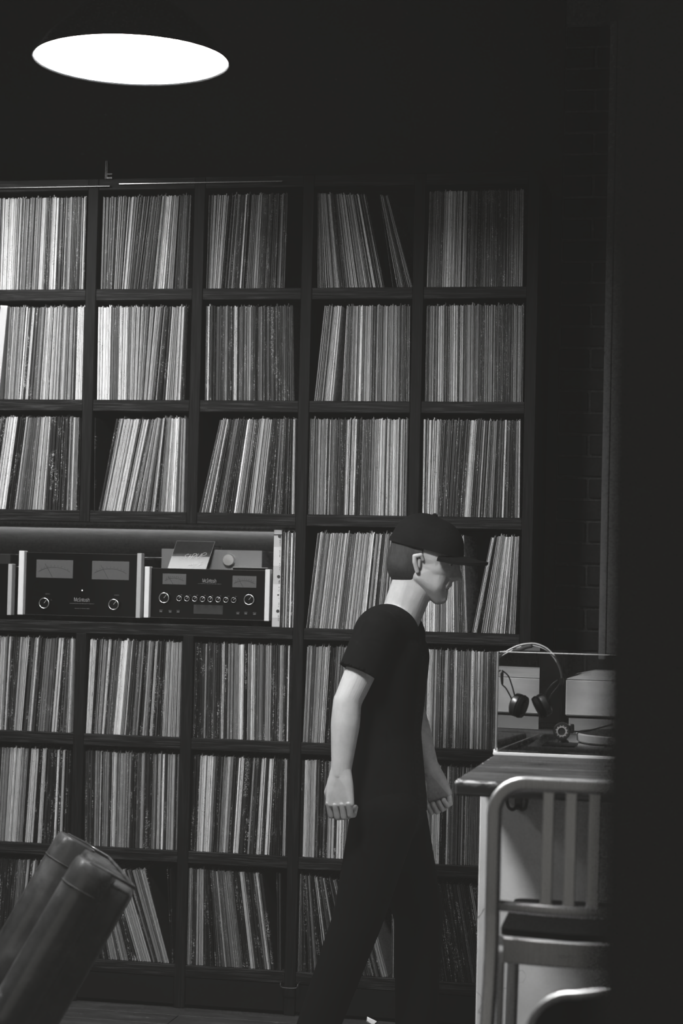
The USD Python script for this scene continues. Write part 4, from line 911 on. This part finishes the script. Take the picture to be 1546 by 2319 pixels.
bones = [
    [(hp_(-0.022, 0, 0.035), 0.078), (hp_(0.022, 0, 0.03), 0.070)], [(hp_(0.03, 0, 0.0), 0.062), (hp_(-0.035, 0, 0.0), 0.066)],
    [(hp_(0.045, 0.018, -0.055), 0.034), (hp_(0.045, -0.018, -0.055), 0.034), (hp_(0.062, 0, -0.088), 0.024), (hp_(0.002, 0.040, -0.042), 0.024), (hp_(0.002, -0.040, -0.042), 0.024), (hp_(0.03, 0, 0.0), 0.055), (hp_(-0.01, 0, -0.01), 0.06)],
    [(hp_(0.086, 0, 0.018), 0.009), (hp_(0.107, 0, -0.020), 0.0095), (hp_(0.084, 0.012, -0.025), 0.008), (hp_(0.084, -0.012, -0.025), 0.008), (hp_(0.086, 0, -0.030), 0.008)],
    [(hp_(0.082, 0.026, 0.030), 0.010), (hp_(0.082, -0.026, 0.030), 0.010)],
    [(hp_(0.076, 0.015, -0.053), 0.010), (hp_(0.076, -0.015, -0.053), 0.010), (hp_(0.083, 0, -0.048), 0.009), (hp_(0.080, 0, -0.034), 0.012)],
    [(hp_(0.074, 0.013, -0.066), 0.010), (hp_(0.074, -0.013, -0.066), 0.010), (hp_(0.070, 0, -0.085), 0.018)], [(hp_(0.070, 0, -0.090), 0.019), (hp_(0.05, 0, -0.08), 0.025)],
    [(neck0, 0.058), (neck1, 0.052), (hp_(-0.025, 0, -0.02), 0.05)],
    [(sho_n, 0.052), (rel(chest, 0, -0.05, 0.06), 0.085)], [(sho_f, 0.052), (rel(chest, 0, 0.05, 0.06), 0.085)], [(neck0, 0.055), (sho_n, 0.04)], [(neck0, 0.055), (sho_f, 0.04)],
    [(rel(chest, 0, -0.07, 0), 0.095), (rel(chest, 0, 0.07, 0), 0.095), (rel(waist, 0, -0.05, 0), 0.085), (rel(waist, 0, 0.05, 0), 0.085)],
    [(rel(waist, 0, -0.05, 0), 0.085), (rel(waist, 0, 0.05, 0), 0.085), (rel(pelvis, 0, -0.07, 0), 0.09), (rel(pelvis, 0, 0.07, 0), 0.09)],
    [(sho_n, 0.050), (elb_n, 0.039)], [(elb_n, 0.040), (elb_n * 0.7 + wri_n * 0.3, 0.041)], [(elb_n * 0.7 + wri_n * 0.3, 0.041), (wri_n, 0.027)],
    [(sho_f, 0.050), (elb_f, 0.039)], [(elb_f, 0.039), (elb_f * 0.65 + wri_f * 0.35, 0.037)], [(elb_f * 0.65 + wri_f * 0.35, 0.037), (wri_f, 0.026)],
    [(hip_n, 0.085), (kne_n, 0.055)], [(kne_n, 0.055), (ank_n, 0.033)], [(hip_f, 0.085), (kne_f, 0.055)], [(kne_f, 0.055), (ank_f, 0.033)],
    [(ank_n, 0.030), (rel(ank_n, -0.02, 0, -0.075), 0.024), (toe_n, 0.018)], [(ank_f, 0.030), (rel(ank_f, -0.02, 0, -0.04), 0.024), (toe_f, 0.018)],
]
def fist(w, dirn, back, side, sc=1.0):
    """Wrist point, direction along the hand, direction out of the back of the hand, direction towards the thumb."""
    d, n = V(dirn, float), V(back, float); d /= np.linalg.norm(d); n = n - d * (n @ d); n /= np.linalg.norm(n); s = np.cross(d, n) * side
    def q(a, b, c): return w + (d * a + n * b + s * c) * sc
    out = [[(q(-0.022, 0, 0), 0.0262), (q(0.0, 0, 0), 0.025 * sc), (q(0.03, 0.002, 0.020), 0.019 * sc), (q(0.03, 0.002, -0.018), 0.019 * sc), (q(0.082, 0.004, 0.028), 0.013 * sc), (q(0.078, 0.002, -0.030), 0.012 * sc)]]
    for k, (c, ln, r) in enumerate(((0.029, 0.92, 0.0098), (0.0095, 1.0, 0.0100), (-0.0105, 0.95, 0.0096), (-0.0295, 0.78, 0.0086))):
        k0 = q(0.083 - 0.003 * abs(k - 1), 0.008, c); k1 = q(0.083 + 0.034 * ln, -0.006, c * 0.97); k2 = q(0.083 + 0.036 * ln, -0.030, c * 0.92); k3 = q(0.083 + 0.012 * ln, -0.042, c * 0.9)
        out += [[(k0, r * sc), (k1, r * 0.95 * sc)], [(k1, r * 0.95 * sc), (k2, r * 0.9 * sc)], [(k2, r * 0.9 * sc), (k3, r * 0.82 * sc)]]
    t0, t1, t2, t3 = q(0.025, -0.006, 0.026), q(0.055, -0.018, 0.044), q(0.083, -0.026, 0.040), q(0.104, -0.032, 0.026)
    out += [[(t0, 0.015 * sc), (t1, 0.0125 * sc)], [(t1, 0.0125 * sc), (t2, 0.0105 * sc)], [(t2, 0.0105 * sc), (t3, 0.0088 * sc)]]
    return out
hn = fist(wri_n, Bp(769, 1850, NS - 0.06) - wri_n, (-0.25, -1.0, 0), 1, 1.04)
hf = fist(wri_f, V([0.35, 0, -1.0]), (0.2, 1.0, 0), -1, 1.0)
body = blob(bones, 0.010, 14)
hands = [blob([[(wri_n, 0.027), (wri_n * 0.8 + elb_n * 0.2, 0.0305)]] + hn, 0.0045, 7), blob([[(wri_f, 0.0255), (wri_f * 0.8 + elb_f * 0.2, 0.029)]] + hf, 0.0045, 4)]
def man(t): return m3.Manifold(m3.Mesh(np.asarray(t.vertices, np.float32), np.asarray(t.faces, np.uint32)))
bm = man(body)
for h_ in hands: bm = bm + man(h_)
obj('body', tm(bm), 'skin', per, smooth=60)
for s in (-1, 1):
    e = obj('ear', blob([[(hp_(-0.004, s * 0.070, -0.030), 0.0065), (hp_(-0.016, s * 0.078, -0.006), 0.007)], [(hp_(-0.016, s * 0.078, -0.006), 0.007), (hp_(-0.020, s * 0.081, 0.010), 0.0065)], [(hp_(-0.020, s * 0.081, 0.010), 0.0065), (hp_(-0.004, s * 0.077, 0.018), 0.006)], [(hp_(-0.004, s * 0.077, 0.018), 0.006), (hp_(0.004, s * 0.070, 0.006), 0.005)], [(hp_(-0.004, s * 0.068, -0.016), 0.006), (hp_(-0.008, s * 0.069, 0.008), 0.008)]], 0.004, 2), 'skin', per, smooth=60)
    ey = obj('eye', move(trimesh.creation.icosphere(2, 0.0115), hp_(0.071, s * 0.030, 0.012)), 'eye_white', per, smooth=True)
    obj('iris', move(trimesh.creation.icosphere(1, 0.0055), hp_(0.0795, s * 0.030, 0.011)), 'eye_dark', ey, smooth=True)
    obj('eyebrow', tube([hp_(0.089, s * 0.014, 0.034), hp_(0.088, s * 0.028, 0.038), hp_(0.075, s * 0.044, 0.033)], 0.0035, 6), 'hair', per, smooth=True)
obj('mouth', tube([hp_(0.078, 0.020, -0.0600), hp_(0.0862, 0.0, -0.0595), hp_(0.078, -0.020, -0.0600)], 0.0018, 6), 'lip', per, smooth=True)
obj('hair', blob([[(hp_(-0.030, 0.0, 0.035), 0.079), (hp_(-0.040, 0.0, -0.015), 0.071)], [(hp_(-0.01, 0, 0.03), 0.080)]], 0.012, 4, cut=[(tuple(-hx + hz_ * 0.12), -float((-hx + hz_ * 0.12) @ -hp_(-0.004, 0, 0.0)))]), 'hair', per, smooth=60)
# clothes
hem_n = sho_n * 0.42 + elb_n * 0.58; hem_f = sho_f * 0.42 + elb_f * 0.58
sleeve_n = blob([[(sho_n, 0.066), (elb_n, 0.060)]], 0.012, 3, cut=[(tuple(sho_n - elb_n), float((sho_n - elb_n) @ hem_n))])
sleeve_f = blob([[(sho_f, 0.066), (elb_f, 0.060)]], 0.012, 3, cut=[(tuple(sho_f - elb_f), float((sho_f - elb_f) @ hem_f))])
zhem = Bp(870, 1838)[2]
shirt = blob([[(rel(chest, 0, -0.07, 0), 0.108), (rel(chest, 0, 0.07, 0), 0.108), (rel(waist, 0, -0.055, 0), 0.100), (rel(waist, 0, 0.055, 0), 0.100)],
              [(rel(waist, 0, -0.055, 0), 0.100), (rel(waist, 0, 0.055, 0), 0.100), (rel(pelvis, 0.004, -0.07, -0.04), 0.108), (rel(pelvis, 0.004, 0.07, -0.04), 0.108)],
              [(sho_n, 0.062), (rel(chest, 0, -0.05, 0.06), 0.098)], [(sho_f, 0.062), (rel(chest, 0, 0.05, 0.06), 0.098)], [(neck0 - V([0.0, 0, 0.03]), 0.060), (sho_n, 0.052)], [(neck0 - V([0, 0, 0.03]), 0.060), (sho_f, 0.052)]],
             0.013, 5, cut=[((0, 0, 1.0), zhem)])
ts = man(shirt) + man(sleeve_n) + man(sleeve_f)
obj('t_shirt', tm(ts), 'black_cotton', per, smooth=60)
def leg_(h, k, a, r=1.0): return [[(h, 0.098), (k, 0.072)], [(k, 0.072), (a, 0.060)]]
tro = blob(leg_(hip_n, kne_n, rel(ank_n, 0, 0, -0.02)) + leg_(hip_f, kne_f, rel(ank_f, 0, 0, 0.0)) + [[(rel(pelvis, 0, -0.06, 0.03), 0.096), (rel(pelvis, 0, 0.06, 0.03), 0.096), (hip_n, 0.097), (hip_f, 0.097)]], 0.015, 5,
           cut=[((0, 0, 1.0), 0.075)])
obj('trousers', tro, 'dark_denim', per, smooth=60)
for a_, t_ in ((ank_n, toe_n), (ank_f, toe_f)):
    heel = rel(a_, -0.045, 0, 0); heel[2] = 0.052; base = a_[2] - 0.10
    up_ = blob([[(heel, 0.040), (V([a_[0], a_[1], 0.085]), 0.046)], [(V([a_[0], a_[1], 0.085]), 0.046), (V([t_[0] - 0.03, t_[1], 0.050]), 0.042)], [(V([t_[0] - 0.03, t_[1], 0.050]), 0.037), (V([t_[0], t_[1], 0.044]), 0.032)], [(heel, 0.04), (V([t_[0], t_[1], 0.044]), 0.034)]], 0.012, 4, cut=[((0, 0, 1.0), 0.018)])
    shoe = obj('shoe', up_, 'sneaker', per, smooth=60)
    ol = Polygon([(heel[0], heel[1]), (t_[0], t_[1]), (t_[0] + 0.001, t_[1])]).buffer(0.001)
    from shapely.geometry import LineString
    ol = LineString([(heel[0], heel[1]), (t_[0] - 0.04, t_[1]), (t_[0], t_[1])]).buffer(0.041, quad_segs=8)
    obj('sole', move(trimesh.creation.extrude_polygon(ol, 0.02, engine='earcut'), (0, 0, 0.0)), 'sole', shoe)
obj('sock', blob([[(rel(ank_n, -0.026, -0.012, -0.015), 0.032), (rel(ank_n, -0.03, -0.012, -0.03), 0.030)]], 0.01, 2), 'sock', per, smooth=60)
# cap: crown, brim, button
crown = blob([[(hp_(-0.022, 0, 0.048), 0.090), (hp_(0.018, 0, 0.045), 0.086)], [(hp_(0.03, 0, 0.03), 0.078), (hp_(-0.035, 0, 0.03), 0.083)]], 0.012, 4, cut=[(tuple(hz_), float(hz_ @ hp_(0, 0, 0.036)))])
cp = obj('cap', crown, 'cap_cloth', per, smooth=60)
bo = []
for k in range(15):
    t = -PI / 2 + PI * k / 14
    bo.append((0.045 + 0.135 * math.cos(t) ** 0.8 if math.cos(t) > 0 else 0.045, 0.082 * math.sin(t)))
bo = Polygon(bo)
br = trimesh.creation.extrude_polygon(bo, 0.008, engine='earcut'); br = br.subdivide_to_size(0.02)
v = br.vertices.copy(); v[:, 2] += 0.034 - 3.2 * v[:, 1] ** 2 ; br.vertices = v
obj('brim', frame(br, head_c, hx, V([0, 1.0, 0]), hz_), 'cap_cloth', cp, smooth=40)
obj('button', move(trimesh.creation.icosphere(1, 0.009), hp_(-0.004, 0, 0.135)), 'cap_cloth', cp, smooth=True)

# ------------------------------------------------------------------ thin haze in the room's air
if HAZE:
    M['haze'] = usdkit.material(stage, L + 'haze', {'v': ('principled_volume', dict(color=(0.99, 0.99, 0.99), density=HAZE, anisotropy=-0.85))}, volume='v.volume')
    hz = obj('haze', trimesh.creation.box(bounds=[(XL + 0.01, YF + 0.01, 0.003), (XR - 0.01, -3.05, ZC - 0.005)]), 'haze')
    tag(hz, 'thin even haze hanging in the dark room', 'haze', None, 'stuff')
